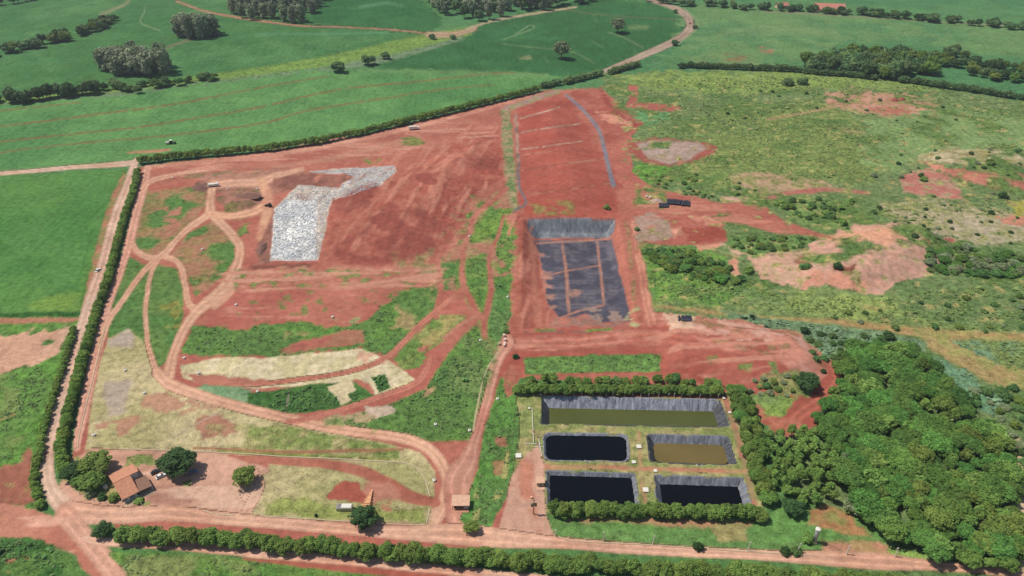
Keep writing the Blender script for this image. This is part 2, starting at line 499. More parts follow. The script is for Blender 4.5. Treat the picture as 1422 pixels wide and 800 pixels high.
# contour-striped field
region([(-500, 190), (-10, 148), (150, 134), (300, 116), (430, 100), (520, 96), (600, 100), (730, 104), (792, 107), (755, 121), (640, 150),
        (500, 184), (380, 205), (210, 213), (190, 224), (-10, 242), (-500, 290)], (84, 130, 78), (94, 138, 82), veg=0.3, nz='l', tg='crop_field.striped')
region([(-500, 190), (150, 134), (430, 100), (730, 104), (640, 150), (380, 205), (-500, 290)], (98, 142, 84), (92, 136, 82), soft=6, warp=6, veg=0.3, dens=0.45, dnz='l', tg=0)
ribbon([(500, 98, 6), (620, 100, 5), (760, 105, 6)], (110, 142, 92), soft=2.5, alpha=0.6)
for L in ([(-60, 160, 2), (0, 154, 2), (60, 148, 2), (112, 142, 1.5)],
          [(-80, 185, 2.6), (0, 176, 2.8), (152, 157, 2.6), (253, 143, 2.4), (360, 122, 2.2), (455, 106, 1.8)],
          [(-80, 206, 2.4), (0, 197, 2.6), (63, 190, 2.8), (190, 177, 2.6), (278, 163, 2.6), (360, 149, 2.6), (469, 125, 2.4), (583, 113, 2.2), (684, 102, 1.8), (715, 101, 1.5)],
          [(-80, 222, 2), (0, 212, 2), (101, 200, 2.4), (228, 189, 2.4), (360, 172, 2.6), (431, 153, 2.4), (532, 137, 2.2), (608, 125, 2), (684, 118, 1.6)]):
    ribbon(L, (138, 96, 68), (120, 112, 72), soft=0.9, warp=1.0, nz='f', alpha=0.8, dens=0.8)
ribbon([(178, 212, 3), (215, 210, 4), (236, 208, 3)], (176, 128, 100), soft=1.2)
# east far field
region([(960, 8), (1100, 12), (1300, 30), (1440, 42), (1900, 80), (1900, 200), (1440, 80), (1290, 66), (1180, 58), (1110, 88), (940, 95), (900, 92), (960, 52)],
       (88, 128, 84), (102, 136, 86), veg=0.4, nz='l', tg='pasture')
region([(960, 8), (1440, 42), (1900, 80), (1440, 80), (1180, 58), (1110, 88), (900, 92)], (110, 140, 92), (104, 136, 88), soft=6, warp=6, veg=0.3, dens=0.42, dnz='m', tg=0)
ribbon([(1010, 45, 10), (1080, 40, 14), (1160, 45, 10)], (122, 144, 98), soft=6, alpha=0.45)
ribbon([(970, 85, 10), (1010, 82, 12), (1070, 88, 8)], (130, 140, 92), soft=5, alpha=0.5, dens=0.6)
region([(1005, 78), (1030, 76), (1040, 82), (1015, 86)], (140, 118, 86), warp=4, soft=3, dens=0.6)
region([(1055, 66), (1072, 68), (1070, 74), (1058, 73)], (160, 118, 94), warp=3, soft=2, dens=0.6)
ribbon([(1060, 16, 2.5), (1200, 24, 2.5), (1420, 37, 2.5)], (142, 134, 110), alpha=0.6)
# ---- right-hand scrubland
region([(836, 104), (950, 96), (1110, 97), (1250, 108), (1440, 142), (2200, 200), (2200, 1400), (1440, 1000), (1180, 800), (1050, 560), (1140, 510), (1100, 465),
        (905, 432), (888, 340), (1010, 340), (880, 245), (876, 170), (832, 118)], SCR, SCR2, veg=1.0, nz='m', tg=None)
region([(850, 106), (950, 100), (1105, 100), (1250, 112), (1300, 125), (1140, 122), (1000, 130), (900, 122)], SCRY, (126, 150, 78), veg=1, nz='f', soft=5, warp=8, dens=0.8)
region([(1000, 148), (1150, 140), (1230, 190), (1210, 252), (1060, 250), (1000, 268), (930, 245), (965, 190)], (114, 130, 76), (124, 142, 82), veg=1, nz='f', soft=6, warp=8)
region([(1230, 148), (1440, 160), (1440, 205), (1300, 212), (1240, 240), (1200, 230), (1200, 180)], (126, 150, 96), (114, 138, 86), veg=0.7, soft=6, warp=8)
region([(885, 150), (925, 148), (930, 165), (905, 175), (880, 172)], (96, 140, 92), veg=1, warp=3)
region([(905, 170), (1050, 165), (1080, 180), (960, 195), (900, 190)], SCRY, SCR2, veg=1, nz='f', soft=4, warp=6, dens=0.6)
region([(878, 228), (900, 224), (940, 238), (905, 255), (878, 246)], (112, 150, 70), (88, 130, 62), veg=1, nz='f')
region([(900, 380), (1000, 372), (1060, 396), (1200, 412), (1440, 400), (1440, 470), (1290, 462), (1150, 442), (1000, 426), (905, 420)], SCRY, SCR, veg=1, nz='m', soft=5, warp=8)
region([(888, 345), (960, 340), (1010, 360), (1050, 395), (1000, 425), (905, 415)], (92, 132, 66), (112, 146, 70), veg=1, nz='f', soft=4)
region([(1080, 280), (1140, 275), (1200, 290), (1180, 318), (1130, 322), (1095, 305)], (96, 126, 66), SCR, veg=1, nz='f', soft=4)
region([(1240, 400), (1440, 380), (1440, 465), (1330, 462), (1250, 440)], SCR2, SCR, veg=1, nz='f', soft=6, warp=9)
# bare ground in the scrub
region([(1145, 127), (1180, 124), (1260, 132), (1300, 150), (1268, 158), (1235, 161), (1150, 146)], (186, 142, 122), (168, 128, 100), veg=0.3, nz='f')
region([(1195, 150), (1255, 146), (1268, 156), (1235, 161)], (176, 110, 92), veg=0.2, warp=3)
ribbon([(1065, 166, 2.5), (1110, 158, 3), (1160, 148, 4)], (170, 138, 108), soft=2, alpha=0.8)
ribbon([(1150, 178, 5), (1200, 185, 3)], (164, 132, 104), soft=3, alpha=0.5)
region([(1268, 216), (1316, 205), (1440, 214), (1440, 234), (1382, 228), (1306, 226)], (186, 170, 140), (150, 144, 104), veg=0.5, nz='f', soft=2.5, warp=4)
region([(1276, 223), (1316, 232), (1440, 244), (1440, 268), (1373, 260), (1321, 244)], (196, 128, 108), (184, 112, 96), veg=0.1, nz='m', warp=3.2, soft=1.5, tg='bare_earth')
region([(1248, 243), (1287, 232), (1318, 243), (1340, 278), (1287, 273), (1252, 267)], (182, 112, 100), (170, 140, 118), veg=0.3, nz='f', warp=4, soft=1.5)
region([(1015, 243), (1055, 237), (1126, 247), (1168, 258), (1128, 267), (1060, 272), (1015, 254)], (176, 148, 120), (140, 136, 92), veg=0.5, nz='f', warp=4)
ribbon([(1058, 279, 5), (1090, 270, 6), (1120, 265, 7), (1160, 264, 6), (1206, 268, 4)], (176, 104, 92), (168, 122, 100), soft=2, warp=3, nz='f')
region([(1218, 280), (1287, 275), (1363, 284), (1440, 300), (1440, 332), (1373, 335), (1311, 316), (1240, 311)], (166, 154, 124), (136, 140, 96), veg=0.8, nz='f', warp=6, soft=4)
region([(1300, 300), (1440, 305), (1440, 330), (1350, 345), (1290, 330)], (174, 162, 140), (150, 146, 108), veg=0.5, nz='f', warp=6, soft=4, dens=0.8)
region([(1162, 312), (1230, 308), (1287, 322), (1328, 333), (1316, 362), (1287, 383), (1250, 393), (1221, 410), (1192, 405), (1154, 395), (1116, 404), (1096, 391), (1106, 366), (1124, 338), (1160, 329)],
       (200, 152, 134), (184, 148, 130), veg=0.15, nz='f', warp=4, soft=1.5, tg='bare_earth')
region([(1140, 330), (1180, 320), (1240, 316), (1268, 330), (1230, 340), (1160, 338)], (212, 156, 128), veg=0.05, nz='m', warp=4, soft=3, tg='bare_earth')
region([(1100, 388), (1130, 375), (1180, 384), (1215, 392), (1200, 408), (1150, 396), (1115, 402)], (204, 142, 120), veg=0.05, warp=4, soft=3, dens=0.75, tg='bare_earth')
region([(958, 342), (1002, 334), (1020, 356), (1052, 354), (1066, 386), (1096, 394), (1108, 366), (1060, 345)], (196, 160, 138), (170, 152, 116), veg=0.3, nz='f', warp=4)
for pl in ([(1010, 360), (1022, 360), (1030, 382), (1016, 382)], [(1050, 358), (1060, 357), (1070, 388), (1058, 388)], [(1074, 366), (1084, 364), (1092, 396), (1080, 396)], [(966, 340), (1000, 336), (1004, 344), (970, 348)]):
    region(pl, (204, 142, 120), (212, 160, 136), veg=0.05, warp=2.7, soft=1.5)
region([(1038, 354), (1108, 338), (1132, 344), (1112, 400), (1066, 392)], (204, 158, 138), (190, 156, 132), veg=0.15, nz='f', warp=4, dens=0.8, tg='bare_earth')
region([(1010, 327), (1132, 327), (1128, 343), (1050, 356), (1015, 347)], (96, 128, 72), (112, 136, 80), veg=1, nz='f', warp=4, soft=2)
region([(1066, 280), (1186, 275), (1180, 324), (1116, 310)], (98, 128, 72), (116, 138, 80), veg=1, nz='f', warp=4, soft=2.5)
region([(1180, 336), (1225, 337), (1224, 345), (1182, 345)], (100, 126, 76), veg=1, warp=2.7)
region([(1385, 300), (1440, 294), (1440, 312), (1390, 314)], (200, 134, 112), veg=0.1, warp=4)
region([(1400, 284), (1440, 278), (1440, 298), (1410, 300)], (158, 152, 76), veg=0.6, warp=4)
region([(1160, 370), (1190, 366), (1185, 380), (1158, 378)], (134, 84, 68), veg=0.3, warp=3)
region([(1105, 360), (1125, 352), (1128, 370), (1112, 372)], (158, 100, 84), veg=0.1, warp=4)
region([(1285, 326), (1325, 330), (1320, 340), (1290, 340)], (178, 106, 92), veg=0.1, warp=4, dens=0.7)
ribbon([(905, 424, 4), (1050, 440, 6), (1180, 449, 9), (1280, 461, 12), (1440, 470, 10)], (154, 144, 92), (164, 134, 94), soft=3, warp=3, veg=0.5, nz='f')
region([(1270, 460), (1310, 462), (1370, 490), (1440, 520), (1440, 545), (1380, 535), (1320, 505)], (150, 148, 92), (160, 140, 96), veg=0.6, nz='f', warp=6, soft=4)
region([(1320, 472), (1440, 474), (1440, 515), (1380, 500)], (120, 136, 84), BLUG, veg=1, nz='f')
region([(1000, 432), (1100, 445), (1200, 458), (1290, 472), (1280, 492), (1180, 478), (1140, 500), (1110, 466), (1050, 453), (1010, 446)], (104, 130, 96), (116, 140, 104), veg=1, nz='f', soft=2)
region([(1290, 495), (1340, 515), (1395, 560), (1380, 580), (1335, 560), (1300, 520)], (108, 142, 112), (94, 130, 96), veg=1, nz='f')
# ---- west side fields
region([(-500, 292), (-10, 246), (172, 233), (174, 240), (152, 300), (130, 372), (115, 432), (60, 436), (-10, 438), (-500, 470)], (78, 124, 64), (90, 132, 70), veg=0.35, nz='l', tg='crop_field.west')
region([(-10, 246), (172, 233), (115, 432), (-10, 438)], (92, 138, 74), (86, 130, 70), soft=6, warp=6, veg=0.3, dens=0.42, dnz='m', tg=0)
ribbon([(175, 240, 5), (158, 295, 12), (145, 330, 14), (128, 375, 20), (112, 425, 24)], (112, 142, 74), (92, 132, 64), soft=5, warp=3, veg=0.5, alpha=0.7)
ribbon([(128, 320, 2), (112, 380, 2.5), (98, 432, 3)], (64, 112, 54), soft=1.2, alpha=0.6)
ribbon([(141, 330, 2.2), (122, 385, 2.5), (112, 425, 2.5)], (70, 108, 52), soft=1.2, alpha=0.7)
region([(10, 420), (110, 405), (105, 432), (60, 434)], (116, 148, 72), soft=5, dens=0.5, dnz='m')
ribbon([(172, 243, 4), (155, 285, 10), (146, 312, 9), (134, 352, 8), (126, 392, 7), (114, 438, 6)], (172, 118, 94), (140, 128, 84), soft=2, warp=3, veg=0.3, nz='f', tg=None)
region([(-500, 470), (-10, 436), (112, 432), (114, 440), (-10, 443), (-500, 480)], (56, 96, 48), veg=0.9, warp=1.5)
region([(-500, 480), (-10, 443), (118, 441), (108, 455), (98, 500), (70, 560), (48, 640), (45, 720), (-10, 740), (-500, 760)], (96, 130, 68), (98, 140, 66), veg=1, nz='f', tg=None)
region([(-500, 482), (-10, 442), (115, 441), (100, 447), (50, 449), (-10, 449)], (172, 118, 96), veg=0.2, warp=1.5)
region([(-300, 500), (-10, 468), (50, 460), (97, 452), (96, 462), (80, 490), (60, 502), (30, 512), (0, 524), (-300, 560)], (206, 168, 146), (196, 152, 128), veg=0.2, nz='m', tg='bare_earth.west')
region([(55, 472), (80, 468), (76, 480), (58, 480)], GRN, veg=0.9, warp=3)
region([(-200, 690), (0, 650), (28, 640), (44, 620), (48, 700), (20, 700), (-10, 705), (-200, 740)], (172, 112, 94), (158, 96, 80), veg=0.2, nz='m', soft=3)
region([(8, 672), (40, 672), (42, 690), (10, 694)], (150, 120, 84), veg=0.7, dens=0.6)
region([(0, 575), (20, 572), (22, 582), (0, 584)], (160, 118, 84), veg=0.3, dens=0.6)

# ---- the landfill compound: base red earth
region([(190, 232), (380, 209), (500, 189), (640, 154), (760, 125), (836, 122), (862, 150), (890, 172), (874, 195), (877, 238), (907, 261), (955, 271), (1002, 283),
        (1045, 278), (1064, 288), (1083, 304), (1126, 320), (1166, 333), (1126, 328), (1074, 323), (1017, 309), (1002, 316), (1012, 337), (960, 341), (900, 340), (888, 345), (906, 432), (960, 440), (1050, 451), (1110, 466),
        (1152, 500), (1170, 525), (1155, 550), (1120, 600), (1060, 590), (1040, 548), (720, 525), (712, 760), (600, 760), (170, 745), (98, 640), (112, 560), (140, 450), (172, 350), (185, 290)],
       RED, (182, 108, 92), veg=0.1, nz='m', soft=1.5, warp=2.5, tg=None)
# broad tonal zones
region([(230, 232), (400, 212), (560, 180), (690, 150), (700, 180), (560, 215), (420, 232), (330, 236), (250, 250)], (184, 116, 100), (172, 100, 86), veg=0.05, soft=4, warp=5)
ribbon([(205, 232, 5), (300, 224, 6), (400, 212, 6), (520, 189, 6), (640, 160, 5), (750, 130, 4)], (204, 150, 130), (190, 128, 110), soft=2, warp=1.5)
ribbon([(380, 232, 4), (440, 224, 6), (520, 206, 8), (580, 192, 7)], (190, 146, 124), soft=3, warp=3, alpha=0.5)
region([(270, 240), (400, 234), (440, 243), (400, 265), (340, 275), (290, 266)], (172, 124, 108), (160, 106, 92), veg=0.15, nz='f', soft=4)
ribbon([(230, 250, 3), (300, 242, 5), (370, 238, 5)], (132, 118, 86), soft=2.5, warp=3, veg=0.6, dens=0.55)
region([(560, 192), (590, 190), (592, 200), (556, 206)], (124, 128, 74), veg=0.8, warp=4, dens=0.7)
region([(505, 222), (530, 218), (530, 226), (512, 228)], (120, 130, 70), veg=0.8, warp=3, dens=0.6)
region([(668, 204), (680, 204), (678, 216), (666, 215)], (110, 136, 70), veg=0.9, warp=3, dens=0.6)
region([(560, 230), (640, 190), (700, 180), (702, 250), (640, 320), (590, 372), (470, 366), (455, 300), (470, 278), (520, 268)], (170, 92, 78), (180, 106, 90), veg=0.05, nz='f', soft=4)
region([(600, 270), (650, 235), (700, 200), (700, 250), (650, 300), (610, 330), (580, 320)], (164, 86, 74), soft=5, warp=5, dens=0.8, dnz='m')
ribbon([(535, 372, 6), (548, 345, 6), (575, 310, 6), (600, 275, 5), (618, 235, 4), (622, 225, 3)], (196, 124, 106), soft=2.5, warp=1.5, alpha=0.75)
ribbon([(545, 310, 6), (580, 285, 5), (605, 255, 5), (635, 215, 4)], (190, 118, 100), soft=3, alpha=0.5)
ribbon([(590, 250, 5), (620, 222, 6), (640, 212, 4)], (206, 140, 120), soft=2.5, alpha=0.7)
ribbon([(600, 235, 2), (660, 200, 3), (690, 185, 2)], (158, 82, 72), soft=1.5, alpha=0.5)
for a, b in (((500, 330), (530, 345)), ((510, 322), (545, 335)), ((525, 315), (560, 325)), ((575, 258), (600, 268)), ((545, 268), (580, 280))):
    ribbon([(*a, 3), (*b, 5)], (152, 80, 68), soft=2, warp=2, alpha=0.6, smooth=False)
region([(450, 278), (500, 272), (520, 282), (470, 300)], (158, 88, 78), veg=0.1, warp=6, soft=4, dens=0.7)
region([(352, 362), (368, 318), (381, 300), (377, 366), (350, 372)], (158, 106, 94), (140, 96, 84), veg=0.2, nz='f')
region([(345, 368), (430, 366), (432, 372), (350, 374)], (128, 78, 68), veg=0.1, warp=2)
region([(330, 372), (620, 372), (640, 395), (520, 402), (400, 398), (320, 405)], (182, 118, 100), (172, 102, 88), veg=0.2, nz='f', soft=3)
ribbon([(355, 378, 6), (420, 379, 6), (490, 378, 5)], (160, 146, 108), soft=2.5, warp=2, veg=0.6, dens=0.55)
ribbon([(410, 397, 4), (450, 397, 5), (480, 400, 4)], (116, 136, 72), soft=2, warp=2, veg=0.9, dens=0.7)
region([(328, 378), (350, 376), (365, 392), (340, 398)], (108, 132, 70), veg=0.8, warp=4, dens=0.6)
region([(292, 446), (330, 408), (430, 397), (515, 396), (532, 420), (522, 442), (480, 452), (400, 445), (330, 458)], (176, 98, 86), (184, 110, 94), veg=0.05, nz='m', soft=2)
# terrace slope
region([(720, 152), (786, 130), (862, 256), (858, 304), (728, 304), (720, 262)], (168, 84, 72), (174, 92, 78), veg=0.03, soft=2, nz='m')
region([(722, 152), (786, 132), (860, 256), (858, 300), (728, 302)], (172, 91, 79), None, soft=4, warp=3, veg=0.03, dens=0.34, dnz='sx')
region([(788, 128), (840, 126), (862, 150), (892, 172), (874, 180), (876, 236), (862, 258), (848, 230), (838, 180)], (180, 104, 90), (166, 88, 76), veg=0.05, soft=2)
region([(835, 122), (846, 140), (870, 162), (892, 172), (884, 178), (855, 160), (836, 138)], (150, 74, 66), veg=0.05, warp=3)  # shaded face of the cut bank, painted as a darker edge
region([(830, 155), (850, 158), (878, 170), (866, 178), (840, 166)], (206, 140, 118), veg=0.05, warp=3, soft=3, dens=0.7)
region([(735, 285), (790, 275), (800, 290), (735, 298)], (140, 122, 78), veg=0.6, warp=5, soft=4, dens=0.45)
ribbon([(760, 297, 5), (820, 294, 4)], (134, 130, 76), veg=0.7, soft=2, warp=2, dens=0.55)
for L in ([(722, 165, 2), (750, 157, 2.2), (776, 149, 2)], [(724, 184, 2), (765, 177, 2.2), (806, 172, 1.8)], [(725, 207, 2), (768, 202, 2), (808, 196, 1.8)]):
    ribbon([(a, b_, w_ * 0.9) for a, b_, w_ in L], (184, 154, 138), (150, 122, 106), soft=0.8, warp=1.2, nz='f', dens=0.85)
for L in ([(725, 237, 1.6), (770, 229, 1.6), (836, 221, 1.6)], [(728, 271, 1.4), (790, 263, 1.4), (850, 254, 1.4)], [(724, 215, 1), (765, 210, 1)]):
    ribbon(L, (126, 78, 68), (176, 130, 110), soft=0.9, warp=1.2, nz='f', dens=0.75)
ribbon([(786, 132, 3.5), (800, 144, 4), (816, 160, 4.5), (832, 182, 5), (840, 210, 5.5), (847, 240, 6), (852, 257, 7)], (122, 118, 130), (136, 128, 132), soft=0.9, warp=0.6, veg=0.0, tg='drainage_channel')
ribbon([(700, 152, 8), (722, 145, 8), (748, 135, 7), (775, 127, 6)], (160, 128, 120), (146, 140, 104), soft=2, warp=2, nz='f')
ribbon([(702, 158, 13), (706, 210, 15), (710, 262, 15), (714, 288, 12)], (158, 140, 108), (112, 130, 84), soft=2.5, warp=3, veg=0.7, nz='f')
ribbon([(716, 160, 4), (719, 210, 4), (720, 262, 4)], (172, 138, 124), (120, 104, 100), soft=1.5, warp=2, nz='f')
ribbon([(719, 236, 3), (722, 262, 3), (731, 282, 3), (714, 292, 3), (708, 297, 2)], (112, 106, 112), soft=1.2, warp=1)
# pit surroundings
region([(705, 300), (728, 300), (745, 350), (768, 455), (715, 458), (712, 380)], (178, 104, 88), (166, 90, 76), veg=0.05, nz='f')
ribbon([(722, 300, 6), (726, 360, 6), (730, 452, 6)], (156, 82, 70), soft=3, alpha=0.7)
ribbon([(737, 325, 8), (740, 360, 7), (745, 420, 10), (748, 450, 10)], (196, 124, 104), soft=3, alpha=0.7)
# black liner on the pit floor and its back wall
FLOOR = [(741, 334), (848, 332), (856, 360), (874, 430), (876, 447), (830, 448), (775, 441), (760, 420), (752, 370)]
region(FLOOR, (80, 79, 92), (98, 94, 106), veg=0.15, soft=1.2, warp=2, nz='f', tg='pit_liner')
for L in ([(745, 338, 2), (800, 335, 3), (848, 332, 2)], [(750, 386, 1.6), (785, 377, 2), (830, 369, 1.6)], [(781, 340, 3), (786, 375, 4.5), (788, 410, 5), (790, 432, 5)],
          [(829, 336, 2.6), (833, 370, 3.4), (838, 420, 4)], [(770, 445, 2.4), (800, 433, 2.6), (838, 424, 2.4)]):
    ribbon(L, (176, 124, 108), (164, 122, 110), soft=1, warp=1.2, nz='f')
for k in range(26):
    vv = 338 + k * 4.8
    ribbon([(748 + k * 0.4, vv, 0.9), (810, vv - 1.5, 0.7), (850 + k * 1.0, vv - 0.5, 0.9)], (132, 122, 124), soft=0.8, warp=1.0, alpha=0.6, dens=0.42)
region([(752, 380), (764, 378), (772, 432), (762, 434)], (170, 126, 114), veg=0.1, warp=2.5, soft=4, dens=0.5)
region([(810, 430), (874, 436), (874, 448), (800, 452)], (150, 128, 120), veg=0.1, warp=5, soft=3, dens=0.5)
region([(790, 402), (808, 400), (806, 412), (794, 412)], (160, 124, 114), warp=3, dens=0.5)
region([(768, 440), (812, 436), (830, 448), (876, 448), (880, 456), (760, 458)], (176, 108, 94), (150, 110, 100), veg=0.1, soft=2, nz='f')
region([(732, 304), (854, 304), (852, 321), (846, 330), (742, 331), (734, 322)], (122, 128, 136), (102, 108, 118), veg=0.0, soft=0.8, warp=0.6, nz='f', tg='pit_wall_liner')
ribbon([(880, 310, 10), (888, 360, 12), (898, 420, 14), (905, 450, 18)], (196, 132, 112), (184, 112, 96), soft=3, warp=2, tg='haul_road')
ribbon([(870, 310, 5), (876, 360, 6), (882, 430, 6)], (150, 120, 88), soft=2, warp=2, veg=0.7, dens=0.5)
region([(868, 438), (884, 425), (886, 452), (872, 456)], (170, 160, 120), veg=0.4, warp=3, dens=0.6)
region([(880, 302), (905, 292), (925, 304), (936, 326), (912, 336), (885, 336)], (170, 142, 128), (158, 134, 118), veg=0.2, nz='f', warp=3, tg='gravel_patch')
region([(930, 318), (945, 316), (948, 324), (936, 330)], (208, 150, 128), veg=0.05, warp=2)
region([(960, 300), (1000, 300), (1010, 312), (970, 312)], (204, 144, 122), veg=0.05, warp=5, soft=3, dens=0.6)
region([(1000, 262), (1040, 268), (1040, 282), (1005, 278)], (196, 160, 140), veg=0.2, warp=5, soft=2, dens=0.6)
region([(940, 318), (1000, 312), (1010, 332), (960, 340)], (158, 78, 66), veg=0.05, warp=4, soft=3)
region([(872, 198), (905, 193), (975, 195), (996, 204), (992, 214), (965, 224), (930, 232), (892, 224), (876, 212)], RED2, veg=0.1, warp=3)
region([(884, 200), (905, 195), (970, 197), (980, 206), (958, 222), (930, 229), (900, 221)], (172, 150, 140), (158, 136, 124), veg=0.1, nz='f', warp=2, tg='gravel_patch')
ribbon([(945, 225, 6), (938, 238, 7), (915, 254, 8)], (180, 118, 96), soft=2)
region([(872, 117), (886, 118), (886, 141), (932, 145), (946, 150), (930, 156), (892, 152), (868, 148), (874, 138)], RED, veg=0.1, warp=2, soft=1.2)
# lower red yard
region([(690, 466), (720, 460), (905, 452), (1050, 456), (1110, 470), (1150, 510), (1165, 530), (1120, 600), (1060, 590), (1040, 548), (915, 518), (730, 522), (680, 560)], (174, 96, 82), (166, 86, 74), veg=0.03, soft=2)
ribbon([(700, 478, 18), (800, 476, 20), (900, 468, 24), (1000, 480, 16), (1080, 500, 10)], (186, 118, 102), (174, 98, 84), soft=5, warp=3, nz='f', tg='haul_road')
region([(902, 434), (960, 438), (1050, 451), (1110, 465), (1152, 503), (1140, 518), (1108, 500), (1060, 478), (1000, 466), (950, 462)], (206, 160, 144), (186, 120, 102), veg=0.1, nz='f', warp=5)
region([(1100, 470), (1152, 505), (1140, 530), (1105, 520), (1085, 500)], (202, 150, 134), (184, 120, 104), veg=0.05, nz='f', warp=4)
region([(925, 435), (962, 440), (965, 456), (930, 460)], (212, 176, 152), veg=0.1, warp=3)
region([(1020, 468), (1040, 466), (1045, 482), (1030, 482)], (208, 180, 160), veg=0.1, warp=3)
region([(975, 455), (1030, 462), (1060, 470), (1090, 490), (1050, 488), (1000, 470)], RED2, veg=0.05, warp=5, soft=2, dens=0.5)
region([(728, 497), (820, 493), (917, 491), (917, 516), (800, 518), (728, 521)], (92, 124, 68), (104, 138, 74), veg=0.9, nz='f', soft=1.2, warp=1.5, tg='lawn')
ribbon([(728, 461, 2), (800, 461, 2), (868, 459, 2)], (120, 100, 92), soft=1, dens=0.6)
ribbon([(742, 459, 3), (770, 458, 3)], (112, 124, 70), veg=0.9, dens=0.7); ribbon([(815, 459, 3), (848, 457, 4)], (104, 136, 62), veg=0.9, dens=0.8)
region([(978, 496), (996, 496), (998, 503), (980, 503)], (112, 122, 72), veg=0.8, warp=3, dens=0.7)
region([(1028, 503), (1045, 505), (1044, 514), (1028, 512)], (112, 122, 72), veg=0.8, warp=3, dens=0.7)
region([(1068, 502), (1084, 505), (1086, 520), (1076, 520)], (110, 128, 76), veg=0.8, warp=3, dens=0.8)
region([(1060, 520), (1110, 515), (1140, 530), (1120, 552), (1070, 545), (1050, 535)], (118, 138, 80), (140, 140, 92), veg=1, nz='f', warp=4)
region([(1040, 548), (1070, 545), (1110, 555), (1090, 578), (1055, 580)], (126, 150, 78), (118, 140, 84), veg=1, nz='f')
ribbon([(1140, 500, 10), (1158, 512, 16), (1164, 530, 18), (1145, 552, 20), (1112, 576, 22), (1092, 598, 18)], (186, 112, 94), (174, 96, 80), soft=2.5, warp=3, tg='dirt_track')
region([(1048, 560), (1070, 570), (1110, 585), (1115, 605), (1080, 600), (1050, 590)], (180, 108, 88), veg=0.2, warp=4, dens=0.75)

# ---- west half: islands between the tracks
for pl, dn in (([(196, 266), (285, 258), (287, 282), (275, 300), (230, 346), (210, 356), (186, 345), (188, 308)], 0.5),
               ([(233, 356), (262, 325), (295, 305), (326, 332), (326, 360), (298, 396), (272, 412), (258, 378)], 0.55)):
    region(pl, (164, 116, 94), (150, 124, 88), veg=0.4, nz='f', soft=2, warp=2)
    region(pl, (98, 126, 66), GRN, veg=0.9, nz='m', soft=2, warp=2, dens=dn, dnz='m')
region([(228, 290), (250, 286), (246, 322), (232, 318)], (172, 118, 98), veg=0.1, warp=5, dens=0.7)
region([(308, 262), (350, 258), (366, 268), (362, 282), (340, 296), (315, 294), (303, 282)], (160, 112, 98), (132, 108, 82), veg=0.4, nz='f', soft=2)
region([(305, 282), (330, 280), (335, 295), (312, 294)], (122, 112, 74), veg=0.8, warp=4, dens=0.7)
region([(272, 255), (292, 254), (288, 264), (264, 262)], (120, 92, 82), veg=0.2, warp=3)
region([(318, 304), (345, 304), (340, 325), (325, 328)], (110, 130, 72), veg=0.8, dens=0.55, dnz='m')
GW = [(174, 352), (196, 366), (214, 368), (246, 374), (256, 402), (254, 440), (236, 500), (220, 512), (206, 480), (150, 470), (148, 444), (158, 400)]
region(GW, (86, 122, 66), (98, 126, 70), veg=0.8, nz='m', soft=2, warp=2, tg=None)
region([(226, 425), (250, 420), (252, 450), (228, 455)], (132, 132, 70), veg=0.8, warp=5, dens=0.6)
region([(118, 625), (124, 575), (140, 500), (150, 470), (178, 456), (205, 480), (222, 520), (250, 548), (340, 572), (470, 600), (585, 628), (604, 655), (602, 700), (540, 648), (360, 632), (180, 628)],
       (188, 174, 136), (168, 160, 116), veg=0.5, nz='m', soft=2, warp=2, tg='dry_grass')
region([(148, 474), (178, 456), (187, 468), (184, 482), (152, 480)], (176, 160, 146), veg=0.2, warp=2)
region([(146, 530), (178, 528), (172, 570), (150, 578)], (176, 160, 144), veg=0.2, warp=6, soft=4)
region([(200, 548), (240, 548), (300, 565), (250, 575), (195, 565)], (178, 136, 112), veg=0.2, warp=5, soft=4, dens=0.7)
region([(130, 590), (200, 580), (180, 600), (140, 605)], (174, 132, 108), veg=0.2, warp=6, soft=4, dens=0.5)
region([(270, 580), (310, 575), (330, 600), (280, 605)], (170, 120, 100), veg=0.2, warp=6, soft=3, dens=0.7)
region([(290, 590), (420, 592), (560, 622), (560, 640), (400, 632), (280, 622)], (124, 138, 80), (156, 150, 104), veg=0.8, nz='f', soft=3, warp=4, dens=0.75, dnz='m')
ribbon([(270, 622, 3), (380, 627, 4), (480, 626, 4), (560, 624, 3)], (158, 106, 84), soft=1.5, warp=1.5)
ribbon([(300, 627, 4), (420, 633, 5), (540, 638, 4)], (122, 130, 70), soft=1.5, warp=1.5, veg=0.8, dens=0.7)
ribbon([(245, 605, 2), (280, 585, 2), (312, 570, 2)], (178, 156, 134), soft=1, warp=1)
ribbon([(208, 478, 5), (206, 495, 6)], (96, 108, 66), veg=0.9, dens=0.6)
GB = [(250, 492), (268, 452), (330, 457), (400, 446), (470, 452), (510, 446), (545, 402), (610, 398), (610, 430), (580, 458), (560, 488), (520, 492), (500, 484), (400, 495), (330, 496), (265, 494)]
region(GB, (92, 124, 68), (96, 132, 66), veg=0.9, nz='m', soft=2, warp=3, tg=None)
region([(455, 442), (500, 440), (500, 452), (460, 452)], (150, 146, 104), veg=0.6, warp=5, dens=0.5)
region([(384, 486), (410, 474), (445, 465), (480, 457), (504, 461), (506, 478), (470, 481), (420, 489)], (174, 98, 86), (158, 110, 88), veg=0.1, nz='f', warp=4)
region([(400, 460), (430, 462), (425, 474), (395, 474)], (140, 138, 90), veg=0.6, warp=4, dens=0.5)
region([(535, 400), (570, 396), (545, 415), (530, 425)], (172, 104, 88), veg=0.2, warp=4, dens=0.7)
region([(560, 415), (600, 405), (600, 440), (570, 460), (540, 455)], (156, 140, 98), veg=0.5, warp=6, dens=0.45, dnz='m')
